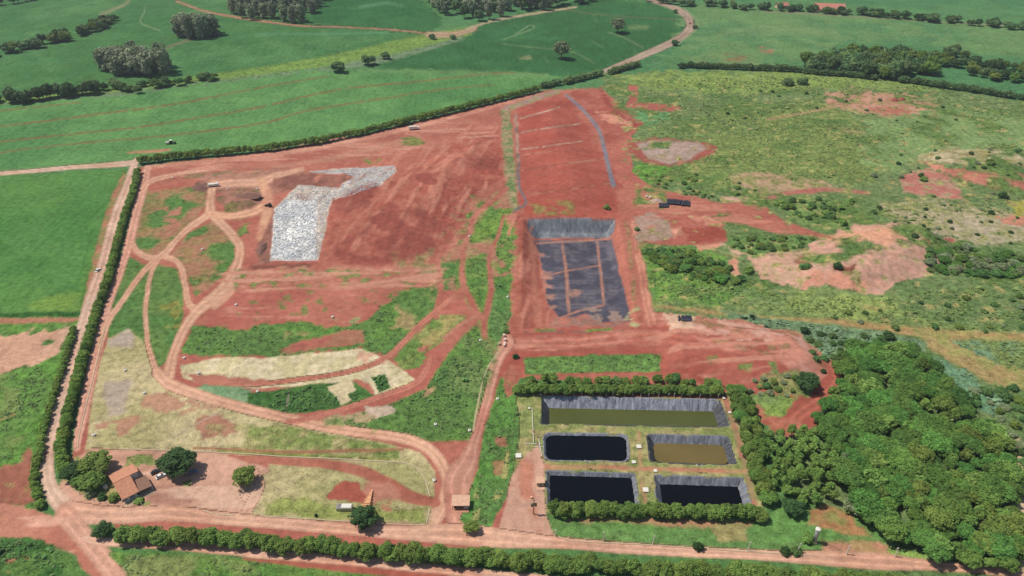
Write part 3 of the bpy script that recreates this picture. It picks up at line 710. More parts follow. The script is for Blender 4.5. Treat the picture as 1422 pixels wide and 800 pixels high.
region([(250, 508), (300, 497), (360, 497), (440, 491), (500, 484), (516, 490), (540, 502), (577, 527), (556, 544), (522, 550), (512, 532), (496, 526), (470, 532), (430, 536), (350, 540), (280, 533), (254, 525)],
       (210, 196, 164), (194, 182, 144), veg=0.3, nz='f', soft=1.2, warp=1.8, tg='straw_mulch')
region([(492, 486), (515, 492), (535, 505), (520, 512), (496, 500)], (200, 160, 136), veg=0.2, warp=3, dens=0.6)
region([(256, 520), (300, 522), (400, 530), (360, 536), (280, 536)], (176, 112, 96), veg=0.1, warp=3, soft=2)
region([(266, 537), (300, 532), (352, 540), (346, 564), (300, 556)], (114, 146, 108), (126, 154, 116), veg=0.5, nz='f', soft=1.5)
region([(345, 546), (400, 539), (458, 532), (490, 528), (520, 548), (510, 556), (480, 566), (420, 574), (380, 574), (344, 564)], (66, 104, 56), (84, 120, 64), veg=1, nz='f', soft=1.2, warp=2)
region([(453, 538), (478, 528), (488, 526), (494, 541), (485, 548), (488, 556), (474, 562), (462, 545)], (200, 184, 150), veg=0.3, warp=1.5, soft=1)
region([(500, 520), (515, 518), (516, 530), (504, 530)], (190, 178, 150), veg=0.3, warp=2, dens=0.7)
region([(516, 524), (534, 520), (542, 538), (526, 546)], (62, 98, 52), veg=0.9, warp=1.5, soft=1)
ribbon([(402, 538, 2.5), (399, 560, 2.5), (396, 575, 2.5)], (132, 122, 108), soft=1, warp=1)
GS = [(440, 588), (500, 574), (545, 560), (592, 540), (606, 515), (640, 470), (660, 452), (692, 480), (676, 540), (652, 612), (600, 614), (545, 605), (470, 592)]
region(GS, (92, 124, 66), (98, 136, 66), veg=1, nz='m', soft=2, warp=2, tg='grass_verge')
region([(560, 540), (620, 510), (650, 480), (660, 560), (620, 590), (560, 580)], (80, 112, 62), (104, 128, 74), veg=1, nz='f', soft=6, warp=6, dens=0.6, dnz='m')
region([(508, 566), (545, 564), (548, 576), (512, 579)], (188, 168, 150), veg=0.3, warp=3, soft=1.5)
region([(440, 582), (480, 572), (520, 580), (500, 592), (460, 588)], (168, 150, 116), veg=0.5, warp=6, soft=3, dens=0.5)
region([(590, 540), (612, 538), (610, 550), (588, 552)], (166, 136, 104), veg=0.3, warp=4, dens=0.6)
region([(565, 470), (600, 440), (640, 435), (650, 445), (618, 468), (598, 488), (584, 515), (560, 510), (545, 500)], (104, 132, 70), (140, 144, 88), veg=0.8, nz='m', soft=2, tg=None)
region([(580, 475), (620, 440), (645, 440), (600, 480), (585, 490)], (160, 148, 96), veg=0.5, warp=5, dens=0.6, dnz='m')
region([(580, 482), (595, 480), (592, 492), (580, 490)], (172, 108, 90), warp=3, dens=0.8)
# central overgrown gullies
CG = [(650, 280), (705, 268), (716, 320), (712, 400), (706, 455), (694, 480), (672, 470), (655, 430), (640, 400), (612, 402), (606, 370), (640, 330)]
region(CG, (170, 116, 96), (160, 134, 100), veg=0.3, nz='f', soft=3, warp=4)
region(CG, (90, 126, 64), (112, 140, 68), veg=1, nz='f', soft=3, warp=4, dens=0.5, dnz='m')
region([(680, 400), (705, 390), (708, 440), (694, 480), (682, 470), (676, 440)], (84, 122, 66), (100, 130, 76), veg=1, nz='f', warp=3)
region([(688, 325), (712, 318), (712, 385), (695, 395), (690, 360)], (96, 130, 68), (114, 142, 74), veg=1, nz='f', warp=3, dens=0.75)
region([(612, 366), (636, 364), (636, 398), (616, 404)], (88, 122, 66), veg=1, warp=3)
region([(645, 360), (674, 352), (676, 395), (660, 420), (648, 400)], (90, 124, 66), (110, 136, 72), veg=1, nz='f', warp=4, dens=0.8)
region([(655, 272), (690, 278), (690, 300), (660, 290)], (100, 132, 70), veg=1, warp=4, dens=0.6)
region([(545, 350), (600, 345), (610, 385), (560, 392)], (132, 132, 86), veg=0.7, warp=6, soft=4, dens=0.45, dnz='m')
for L in ([(704, 262, 6), (690, 275, 7), (662, 296, 7), (650, 325, 8), (642, 360, 8), (644, 395, 9), (655, 420, 9), (664, 440, 9)],
          [(700, 300, 4), (690, 330, 5), (680, 360, 6), (682, 395, 8), (678, 425, 9), (672, 450, 9), (676, 475, 8), (688, 492, 8)],
          [(612, 345, 7), (608, 375, 7), (612, 405, 9), (606, 428, 9)],
          [(650, 400, 4), (640, 412, 5), (622, 420, 6), (610, 425, 6)]):
    ribbon(L, (180, 112, 96), (170, 96, 82), soft=1.8, warp=2, nz='f')
ribbon([(655, 432, 10), (670, 442, 10)], (180, 110, 94), soft=2)
ribbon([(650, 290, 9), (665, 275, 12), (700, 250, 8)], (182, 112, 96), soft=3, alpha=0.7)
# ---- tracks
T = dict(c1=TAN, c2=TAN2)
ribbon([(205, 234, 11), (200, 255, 12), (192, 285, 13), (184, 318, 13), (176, 350, 12), (164, 385, 11), (152, 420, 10), (143, 450, 12), (133, 490, 14), (124, 530, 15), (116, 570, 15), (108, 605, 12), (106, 622, 10)],
       (206, 154, 136), (200, 146, 128), soft=1.5, warp=1.2, tg='dirt_track')
ribbon([(300, 234, 5), (240, 243, 6), (208, 252, 8), (198, 265, 8)], (202, 152, 130), soft=1.5, tg='dirt_track')
ribbon([(183, 338, 9), (194, 352, 9), (213, 359, 10), (228, 352, 9), (256, 322, 9), (288, 299, 10)], soft=1.2, tg='dirt_track', **T)
ribbon([(230, 357, 8), (244, 362, 8), (254, 378, 9), (258, 402, 9), (263, 422, 10), (274, 432, 12)], soft=1.2, tg='dirt_track', **T)
ribbon([(220, 358, 7), (208, 385, 6.5), (203, 420, 7), (203, 455, 7), (208, 490, 8), (218, 518, 10)], soft=1.2, tg='dirt_track', **T)
ribbon([(214, 362, 8), (192, 386, 8), (166, 424, 8), (150, 446, 9), (138, 478, 11)], soft=1.2, tg='dirt_track', **T)
ribbon([(295, 256, 12), (293, 275, 12), (293, 295, 14), (312, 315, 12), (332, 340, 13), (330, 365, 13), (316, 392, 14), (296, 414, 16), (272, 434, 15), (252, 464, 13), (240, 495, 14), (234, 520, 18)], soft=1.4, tg='dirt_track', **T)
ribbon([(330, 380, 8), (320, 405, 10), (298, 424, 12)], soft=2, alpha=0.8, **T)
ribbon([(292, 297, 10), (320, 300, 10), (352, 294, 12), (372, 282, 12)], (206, 156, 130), soft=2, tg='dirt_track')
ribbon([(296, 256, 10), (330, 254, 12), (362, 252, 13), (385, 244, 10), (420, 235, 5)], (204, 156, 134), soft=2.5, tg='dirt_track')
ribbon([(362, 252, 12), (370, 268, 14), (372, 290, 14), (366, 310, 12), (360, 330, 8)], (208, 158, 130), (196, 140, 116), soft=3)
ribbon([(218, 518, 16), (238, 535, 17), (300, 556, 15), (380, 577, 15), (470, 596, 15), (550, 607, 15), (590, 620, 16), (612, 642, 17), (622, 668, 18), (616, 700, 20), (596, 728, 20), (560, 740, 14)],
       (206, 160, 136), (196, 148, 124), soft=1.6, warp=1.2, tg='dirt_track')
ribbon([(642, 402, 8), (628, 414, 8), (606, 432, 8), (580, 454, 8), (556, 480, 8), (534, 497, 8), (500, 512, 7), (440, 524, 7), (360, 533, 7), (290, 532, 7)], (184, 116, 98), (176, 108, 90), soft=1.2, warp=1, tg='dirt_track')
ribbon([(658, 440, 5), (636, 454, 5), (616, 470, 4)], (184, 124, 104), soft=1.2)
ribbon([(598, 497, 6), (590, 518, 9), (574, 534, 9), (540, 547, 8.5), (500, 560, 8), (470, 570, 8), (430, 581, 7), (400, 586, 6)], (182, 112, 96), soft=1.2, warp=1, tg='dirt_track')
ribbon([(705, 475, 20), (690, 500, 16), (682, 530, 14), (672, 570, 13), (660, 610, 14), (650, 640, 26), (636, 670, 40), (640, 720, 40)], (186, 124, 108), (190, 138, 120), soft=2, warp=1.5, tg='dirt_track')
ribbon([(692, 490, 2), (680, 506, 2.2), (671, 528, 2.4), (664, 560, 2.4), (657, 598, 2.2)], (196, 178, 132), soft=0.8, warp=0.4)
# green strip west of the ponds
region([(694, 525), (714, 524), (722, 560), (724, 600), (716, 650), (702, 692), (682, 730), (660, 742), (640, 722), (652, 685), (664, 650), (672, 600), (684, 560)], (90, 124, 68), (92, 134, 66), veg=0.9, nz='m', soft=1.8, warp=2, tg='grass_verge')
region([(696, 520), (712, 505), (720, 545), (706, 556)], (172, 104, 86), veg=0.3, warp=4, dens=0.7)
region([(690, 605), (706, 605), (704, 618), (692, 618)], (160, 110, 86), warp=3, dens=0.7)
region([(686, 640), (704, 640), (700, 660), (688, 658)], (150, 120, 86), warp=3, dens=0.7)
ribbon([(705, 628, 6), (700, 665, 8), (688, 695, 8)], (160, 156, 100), veg=0.7, dens=0.5, soft=2)
ribbon([(660, 680, 6), (662, 715, 8), (652, 735, 8)], (150, 150, 98), veg=0.7, dens=0.55, soft=2)
# pond compound
region([(716, 545), (752, 546), (1010, 548), (1040, 600), (1062, 715), (762, 716), (748, 690), (745, 640), (712, 660), (722, 600)], (160, 152, 106), (128, 138, 84), veg=0.7, nz='f', soft=1.5, warp=2, tg='dry_grass')
ribbon([(752, 547, 3), (880, 549, 4), (1006, 552, 5)], (180, 106, 88), soft=1, warp=1)
ribbon([(1006, 552, 8), (1022, 600, 9), (1036, 650, 9), (1046, 700, 9)], (176, 118, 100), (150, 132, 98), soft=1.5, warp=2, nz='f')
ribbon([(750, 648, 8), (860, 650, 6), (1034, 655, 6)], (184, 122, 98), (172, 140, 104), soft=2, warp=2, nz='f')
ribbon([(888, 600, 4), (890, 660, 5), (897, 700, 5)], (176, 138, 106), soft=3, warp=2, dens=0.6)
region([(690, 745), (700, 705), (712, 660), (730, 630), (748, 618), (756, 640), (756, 700), (764, 730), (776, 752), (720, 760)], (192, 150, 132), (180, 128, 110), veg=0.05, nz='m', soft=2, warp=2, tg='yard')
region([(722, 640), (738, 640), (740, 680), (752, 740), (730, 750), (724, 700)], (186, 122, 102), veg=0.05, soft=4, warp=3, dens=0.8, dnz='m')
# meadow below the ponds
region([(758, 714), (900, 718), (1060, 722), (1085, 705), (1120, 700), (1195, 712), (1260, 775), (1180, 772), (1000, 766), (830, 757), (774, 748)], (98, 132, 76), (102, 142, 78), veg=0.6, nz='m', soft=1.8, warp=2, tg='lawn')
ribbon([(790, 722, 6), (880, 722, 10), (960, 727, 12), (1040, 728, 9)], (180, 126, 102), (150, 142, 96), soft=3, warp=4, nz='f', dens=0.75)
region([(800, 715), (835, 716), (830, 730), (800, 728)], (150, 138, 96), warp=4, dens=0.5)
region([(985, 730), (1030, 728), (1040, 752), (1000, 750)], (150, 142, 96), veg=0.5, warp=5, soft=4, dens=0.6)
region([(1125, 708), (1150, 700), (1185, 716), (1208, 745), (1165, 742), (1120, 728)], (170, 124, 88), (140, 136, 84), veg=0.4, nz='f', soft=3, warp=4)
region([(1140, 752), (1220, 752), (1260, 772), (1140, 774)], (184, 132, 108), (168, 140, 100), veg=0.2, nz='f', soft=4, warp=4)
region([(1230, 762), (1300, 772), (1300, 782), (1240, 782)], (130, 158, 84), veg=0.8, soft=2)
region([(1290, 770), (1440, 780), (1440, 790), (1290, 784)], (96, 132, 74), veg=1, soft=3)
# entrance loop and yard
region([(100, 640), (130, 622), (300, 628), (372, 650), (372, 690), (344, 724), (180, 722), (110, 726), (70, 700)], (200, 156, 136), (190, 144, 124), veg=0.05, nz='m', soft=3, warp=2, tg='yard')
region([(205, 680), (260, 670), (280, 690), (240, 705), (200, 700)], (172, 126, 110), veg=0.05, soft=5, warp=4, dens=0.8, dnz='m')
region([(172, 632), (215, 632), (214, 646), (190, 646), (172, 652)], (118, 132, 76), (150, 148, 98), veg=0.8, nz='f')
region([(85, 640), (110, 632), (150, 655), (172, 692), (210, 696), (208, 702), (170, 700), (120, 690), (92, 668)], (132, 140, 84), (160, 146, 104), veg=0.8, nz='f', soft=2)
region([(254, 672), (268, 668), (268, 682), (256, 682)], (124, 140, 80), veg=0.8)
region([(330, 678), (372, 655), (372, 640), (440, 640), (560, 642), (588, 658), (600, 690), (600, 728), (480, 724), (350, 720)], (178, 166, 126), (156, 152, 106), veg=0.5, nz='m', soft=2, warp=2, tg='dry_grass')
region([(370, 700), (430, 690), (500, 712), (590, 705), (596, 726), (480, 722), (370, 716)], (140, 148, 86), veg=0.7, nz='f', soft=4, dens=0.7, dnz='m')
ribbon([(345, 637, 10), (400, 641, 12), (450, 644, 13), (500, 654, 15), (540, 674, 20), (570, 690, 18), (606, 698, 12)], (178, 110, 92), (168, 96, 80), soft=2, warp=2)
region([(505, 672), (540, 668), (560, 692), (520, 700), (495, 690)], (180, 122, 104), veg=0.05, soft=4, warp=3)
region([(455, 690), (462, 676), (478, 668), (492, 670), (510, 690), (505, 700), (480, 694), (460, 695)], (168, 88, 74), veg=0.05, warp=3, soft=1.5)
region([(530, 700), (545, 698), (545, 712), (532, 712)], (176, 122, 98), warp=4, dens=0.7)
ribbon([(352, 655, 14), (360, 675, 14), (348, 700, 15), (338, 720, 16)], (194, 152, 132), soft=2, tg='dirt_track')
# perimeter and bottom roads
ribbon([(-300, 262, 6), (0, 241, 6), (100, 232.5, 6.5), (178, 227, 8), (192, 222, 8)], (196, 166, 148), (188, 156, 134), soft=1, warp=0.8, tg='dirt_road')
ribbon([(188, 224, 9), (183, 240, 11), (172, 270, 12), (160, 302, 14), (148, 345, 14), (139, 378, 14), (130, 402, 15), (118, 440, 15), (108, 470, 14), (100, 500, 14), (92, 530, 15), (82, 562, 17), (73, 595, 18), (66, 628, 19), (66, 662, 21), (78, 692, 26), (104, 714, 28)],
       (202, 170, 152), (192, 156, 138), soft=1.2, warp=0.8, tg='dirt_road')
ribbon([(98, 712, 34), (160, 716, 24), (240, 713, 22), (330, 722, 18), (430, 730, 17), (540, 739, 18), (640, 742, 30), (700, 748, 26), (780, 754, 17), (900, 763, 16), (1040, 770, 15), (1140, 775, 20), (1220, 780, 24), (1300, 786, 14), (1440, 797, 14)],
       (206, 162, 140), (198, 150, 128), soft=1.6, warp=1.2, tg='dirt_road')
ribbon([(606, 712, 12), (598, 730, 14), (570, 742, 14)], (208, 166, 142), soft=3, alpha=0.7)
region([(-300, 760), (-10, 700), (50, 706), (92, 728), (118, 750), (190, 820), (150, 820), (90, 768), (40, 752), (-10, 742), (-300, 790)], (180, 112, 94), (190, 128, 108), veg=0.05, nz='m', soft=3, tg='dirt_road')
ribbon([(92, 715, 30), (112, 740, 30), (140, 772, 30), (175, 815, 34)], (200, 152, 132), (192, 138, 118), soft=3, warp=2, tg='dirt_road')
region([(-300, 800), (-10, 742), (55, 752), (88, 762), (112, 785), (125, 830), (-10, 900), (-300, 900)], (92, 124, 66), (66, 104, 54), veg=1, nz='f', soft=2, warp=3, tg=None)
region([(12, 775), (40, 772), (44, 790), (10, 796)], (162, 112, 86), warp=5, dens=0.5)
ribbon([(118, 748, 10), (140, 752, 12), (250, 758, 14), (400, 772, 15), (560, 786, 15), (750, 806, 16), (900, 820, 16)], (208, 166, 146), (198, 148, 128), soft=1.6, warp=1.4, tg='dirt_road')
ribbon([(340, 778, 8), (480, 790, 10), (620, 803, 10)], (170, 92, 78), soft=2.5, warp=2)
region([(150, 768), (230, 768), (330, 776), (450, 792), (620, 812), (900, 840), (900, 1200), (190, 1200), (180, 800)], (88, 126, 62), (104, 134, 68), veg=0.9, nz='f', soft=2, warp=2, tg='grass_verge')
ribbon([(1414, 610, 6), (1416, 660, 9), (1419, 720, 10), (1424, 790, 12)], (196, 172, 142), (160, 150, 108), soft=2, warp=2, nz='f')
# farm road, upper right
ribbon([(900, 0, 5), (928, 8, 6), (945, 16, 9), (957, 28, 11), (956, 43, 12), (935, 58, 10), (893, 77, 9), (862, 90, 8), (840, 99, 6)], (166, 146, 130), (156, 134, 118), soft=1, warp=0.8, tg='dirt_road')
ribbon([(950, 12, 2), (967, 28, 2), (966, 42, 2), (940, 62, 2)], (132, 150, 110), soft=1)

# white rubble cover on the mound
RUB = [(425, 238), (440, 237), (500, 233), (548, 230), (550, 237), (540, 250), (530, 258), (505, 265), (490, 273), (462, 276), (456, 292), (452, 320), (441, 362),
       (375, 362), (379, 330), (381, 290), (400, 270), (414, 258), (470, 261), (478, 254), (494, 247), (470, 242), (440, 240)]
region([(380, 248), (430, 240), (492, 245), (475, 256), (466, 261), (405, 263), (378, 262)], (150, 100, 88), (136, 88, 78), veg=0.1, nz='f', warp=2)
region(RUB, (214, 202, 190), (196, 178, 164), veg=0.2, nz='f', soft=0.9, warp=1.6, tg='rubble')
region([(381, 292), (398, 278), (440, 276), (438, 361), (376, 361), (379, 330)], (232, 231, 230), (206, 207, 212), veg=0.5, nz='f', soft=2.5, warp=2, tg='rubble')
region([(408, 272), (418, 270), (436, 276), (420, 280)], (172, 140, 126), warp=2, dens=0.8)

# ---- breakup of the large surfaces
for pl, c1, c2, dn in (
    ([(980, 270), (1130, 315), (1090, 328), (1000, 312)], (146, 128, 90), (120, 132, 80), 0.2),
    ([(860, 150), (890, 172), (880, 240), (868, 250)], (128, 128, 80), None, 0.25),
    ([(1040, 250), (1200, 255), (1200, 285), (1050, 285)], (120, 134, 80), (104, 126, 70), 0.24),
    ([(1240, 205), (1440, 205), (1440, 285), (1250, 285)], (126, 136, 84), (150, 140, 98), 0.2),
    ([(1110, 340), (1320, 320), (1320, 400), (1100, 405)], (168, 150, 120), (136, 138, 92), 0.14),
    ([(1145, 124), (1300, 130), (1300, 160), (1145, 155)], (130, 138, 84), (150, 134, 96), 0.30),
    ([(940, 440), (1110, 466), (1152, 505), (1000, 480)], (170, 110, 94), (150, 120, 90), 0.28),
    ([(290, 440), (335, 405), (520, 396), (522, 442), (400, 445)], (148, 116, 88), (120, 124, 76), 0.16),
    ([(560, 330), (650, 280), (640, 400), (560, 398)], (132, 126, 82), (158, 124, 96), 0.34),
    ([(330, 372), (610, 374), (560, 400), (320, 405)], (150, 132, 94), (118, 128, 76), 0.30)):
    region(pl, c1, c2, soft=4, warp=6, veg=0.7, nz='f', dens=dn, tg=0)
for pl in ([(840, 104), (1440, 140), (1440, 480), (1150, 440), (900, 420), (880, 240)],):
    region(pl, (92, 118, 66), (106, 128, 70), soft=6, veg=1, nz='f', dens=0.28, dnz='m', tg=0)
    region(pl, (150, 156, 92), (160, 152, 100), soft=6, veg=1, nz='f', dens=0.16, dnz='f', tg=0)

for pl, nzk, c1, dn, so in (
    ([(400, 225), (690, 160), (704, 250), (640, 340), (590, 375), (450, 370), (470, 280)], 'sy', (190, 122, 104), 0.26, 5),
    ([(450, 280), (690, 180), (700, 260), (640, 335), (590, 372), (450, 366)], 'm', (154, 82, 72), 0.30, 5),
    ([(230, 232), (690, 150), (690, 190), (420, 232), (250, 252)], 'sx', (196, 136, 118), 0.32, 3),
    ([(300, 372), (620, 374), (600, 400), (300, 405)], 'sx', (194, 138, 118), 0.34, 3),
    (GS, 'm', (112, 134, 80), 0.35, 3), ([(0, 525), (70, 505), (45, 600), (38, 640), (0, 640)], 'm', (118, 138, 80), 0.4, 3),
    ([(150, 768), (330, 776), (620, 812), (200, 840)], 'm', (124, 136, 84), 0.4, 3), ([(774, 735), (1000, 745), (1180, 765), (830, 757)], 'm', (120, 146, 90), 0.4, 4),
    ([(300, 440), (335, 405), (515, 397), (530, 420), (400, 445)], 'sx', (190, 124, 108), 0.32, 3),
    ([(690, 466), (905, 452), (1100, 470), (1140, 515), (1050, 535), (926, 512), (924, 486), (700, 488)], 'sx', (194, 130, 112), 0.34, 3),
    ([(880, 255), (1000, 285), (1120, 320), (1000, 340), (900, 335)], 'sx', (190, 122, 104), 0.30, 2),
    ([(705, 300), (740, 300), (768, 455), (715, 458)], 'sy', (194, 124, 106), 0.34, 2),
    ([(190, 640), (370, 650), (360, 700), (340, 722), (180, 720)], 'sx', (210, 172, 152), 0.32, 3),
    ([(0, 700), (110, 720), (190, 810), (90, 768)], 'sx', (206, 156, 136), 0.30, 3)):
    region(pl, c1, None, soft=so + 2, warp=4, veg=(0.9 if c1[1] > c1[0] else 0.05), dens=dn, dnz=nzk, tg=0)

# ---- ponds: rims in photograph pixels on level ground
PONDS = [
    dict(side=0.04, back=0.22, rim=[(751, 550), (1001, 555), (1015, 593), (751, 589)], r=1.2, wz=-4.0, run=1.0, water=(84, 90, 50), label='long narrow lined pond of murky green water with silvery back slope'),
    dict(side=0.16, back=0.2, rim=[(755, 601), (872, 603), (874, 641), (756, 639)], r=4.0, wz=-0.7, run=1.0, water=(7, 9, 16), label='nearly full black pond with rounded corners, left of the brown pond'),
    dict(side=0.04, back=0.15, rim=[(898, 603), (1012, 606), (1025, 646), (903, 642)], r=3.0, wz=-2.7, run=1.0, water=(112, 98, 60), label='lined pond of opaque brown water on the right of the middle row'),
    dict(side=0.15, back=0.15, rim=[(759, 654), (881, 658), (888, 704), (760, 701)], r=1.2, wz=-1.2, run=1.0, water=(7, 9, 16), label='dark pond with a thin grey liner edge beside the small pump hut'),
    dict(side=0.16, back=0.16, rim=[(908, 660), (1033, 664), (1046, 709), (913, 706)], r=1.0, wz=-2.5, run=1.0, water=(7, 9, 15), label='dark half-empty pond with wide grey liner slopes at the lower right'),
]
PINS = []
for pd in PONDS:
    pw = wpoly(pd['rim']); pd['w'] = pw
    PINS.append(pw)
    m = np.nonzero((X > -50) & (X < 250) & (Y > 150) & (Y < 400))[0]
    d = poly_sdf(X[m], Y[m], pw)
    hit = m[d > 0.4]
    Z[hit] -= (abs(pd['wz']) + 2.0) * np.clip((d[d > 0.4] - 0.4) / 0.5, 0, 1)

# dozer-worked ground on the landfill mound
mnd = sstep(2, 25, poly_sdf(X, Y, BUMPW[0][0]))
Z = Z + mnd * ((NSY - 0.5) * 1.5 + (fbm(X, Y, 14.0, 811, 4) - 0.5) * 2.6)
qry = sstep(0, 12, poly_sdf(X, Y, BUMPW[3][0]))
Z = Z + qry * ((fbm(X, Y, 12.0, 821, 4) - 0.5) * 4.0)
# small-scale roughness of the surface (not on roads)
rough = fbm(X, Y, 3.2, 401, 3) - 0.5
rough2 = fbm(X, Y, 13.0, 431, 3) - 0.5
Z = Z + np.where(Y > 100, (0.18 + 0.7 * VEG) * rough * 1.0 + rough2 * 0.9 * (0.25 + VEG), 0) * (np.abs(X) < 1500)

ZG = Z.reshape(nr, nc)
def surf(x, y):
    """height of the built ground sheet"""
    x = np.atleast_1d(np.asarray(x, float)); y = np.atleast_1d(np.asarray(y, float))
    j = np.clip(np.searchsorted(YS, y) - 1, 0, nr - 2)
    fy = np.clip((y - YS[j]) / (YS[j + 1] - YS[j]), 0, 1)
    hw = HW[j] * (1 - fy) + HW[j + 1] * fy
    sx = x / hw
    i = np.clip(np.searchsorted(SS, sx) - 1, 0, nc - 2)
    fx = np.clip((sx - SS[i]) / (SS[i + 1] - SS[i]), 0, 1)
    return (ZG[j, i] * (1 - fx) + ZG[j, i + 1] * fx) * (1 - fy) + (ZG[j + 1, i] * (1 - fx) + ZG[j + 1, i + 1] * fx) * fy
def P(u, v, dz=0.0):
    z = 0.0
    for _ in range(10):
        x, y = flat(u, v, z)
        z = 0.5 * z + 0.5 * float(height(np.array([x]), np.array([y]))[0])
    x, y = flat(u, v, z)
    return Vector((x, y, float(surf(x, y)[0]) + dz))
idx = np.arange(nr * nc).reshape(nr, nc)
FACES = np.stack([idx[:-1, :-1], idx[:-1, 1:], idx[1:, 1:], idx[1:, :-1]], -1).reshape(-1, 4)
VERTS = np.stack([X, Y, Z], 1)
TC = np.concatenate([TINT, np.ones((len(X), 1))], 1)
gm = np_mesh('ground', VERTS, FACES, MG, True, {'tint': ('FLOAT_COLOR', 'POINT', TC), 'veg': ('FLOAT', 'POINT', VEG)})
tag(link(bpy.data.objects.new('ground', gm)), kind='structure')

FT = TAG[FACES]
def sheet(name, tid, mat, dz=0.05, kind='structure', **kw):
    sel = (FT == tid).sum(1) >= 2
    f = FACES[sel]
    if not len(f): return None
    vid, inv = np.unique(f, return_inverse=True)
    v = VERTS[vid].copy(); v[:, 2] += dz * np.maximum(1, np.hypot(v[:, 0], v[:, 1]) / 400)
    me = np_mesh(name, v, inv.reshape(f.shape), mat, True, {'tint': ('FLOAT_COLOR', 'POINT', TC[vid]), 'veg': ('FLOAT', 'POINT', VEG[vid])})
    return tag(link(bpy.data.objects.new(name, me)), kind=kind, **kw)

MLIN = None
def liner_mat(name, rough, sp, wr, c=None):
    m, nt, b, out = new_mat(name)
    tc = nt.nodes.new('ShaderNodeTexCoord')
    if c is None:
        at = nt.nodes.new('ShaderNodeAttribute'); at.attribute_name = 'tint'; col = at.outputs['Color']
    else: col = alb(c)
    mp = nt.nodes.new('ShaderNodeMapping'); mp.inputs['Scale'].default_value = (1.0, 0.22, 0.22)
    nt.links.new(tc.outputs['Object'], mp.inputs[0])
    n = noise_node(nt, 0.9, 5, 0.65, vec=mp.outputs[0])
    n2 = noise_node(nt, 0.15, 3, 0.6, vec=tc.outputs['Object'])
    f = math_node(nt, 'MULTIPLY', maprange(nt, n.outputs[0], 0.3, 0.7, 1 - wr, 1 + wr), maprange(nt, n2.outputs[0], 0.3, 0.7, 0.8, 1.2))
    nt.links.new(mulcol(nt, col, f), b.inputs['Base Color'])
    b.inputs['Roughness'].default_value = rough; b.inputs['Specular IOR Level'].default_value = sp
    bp = nt.nodes.new('ShaderNodeBump'); bp.inputs['Strength'].default_value = 0.7; bp.inputs['Distance'].default_value = 0.5
    nt.links.new(n.outputs[0], bp.inputs['Height']); nt.links.new(bp.outputs[0], b.inputs['Normal'])
    return m
MWALL = liner_mat('pit_wall_geomembrane', 0.5, 0.5, 0.45)

NAMES = {'crop_field': MCROP, 'crop_field.north': MCROP, 'crop_field.hill': MCROP, 'crop_field.striped': MCROP, 'crop_field.west': MCROP}
for tg_, tid in TAGS.items():
    base = tg_.split('.')[0]
    if base == 'pit_liner':
        o = sheet('pit_liner', tid, MG, kind='thing'); tag(o, 'worn black liner sheets with red soil lines covering the pit floor', 'liner')
    elif base == 'pit_wall_liner':
        o = sheet('pit_liner', tid, MWALL, kind='thing'); tag(o, 'grey wrinkled liner hanging over the back slope of the pit', 'liner')
    elif base in ('rubble', 'straw_mulch'):
        sheet(base, tid, MG, kind='stuff')
    else:
        sheet(base, tid, MCROP if base == 'crop_field' else MG)

exec_parts = True

# ------------------------------------------------------------------ ponds
def rounded(poly, r, n=5):
    out = []
    k = len(poly)
    for i in range(k):
        p0, p1, p2 = (Vector(poly[(i - 1) % k]), Vector(poly[i]), Vector(poly[(i + 1) % k]))
        a = p1 + (p0 - p1).normalized() * r; b = p1 + (p2 - p1).normalized() * r
        for t in range(n + 1):
            s = t / n
            out.append((1 - s) ** 2 * a + 2 * s * (1 - s) * p1 + s * s * b)
    return out
def resample(loop, step):
    out = []
    for a, b in zip(loop, loop[1:] + loop[:1]):
        L = (b - a).length; m = max(1, int(L / step))
        out += [a.lerp(b, j / m) for j in range(m)]
    return out
def inset(loop, d, ccw):
    n = len(loop); out = []
    for i in range(n):
        t = (loop[(i + 1) % n] - loop[i - 1]).normalized()
        nrm = Vector((-t.y, t.x)) if ccw else Vector((t.y, -t.x))
        out.append(loop[i] + nrm * d)
    return out

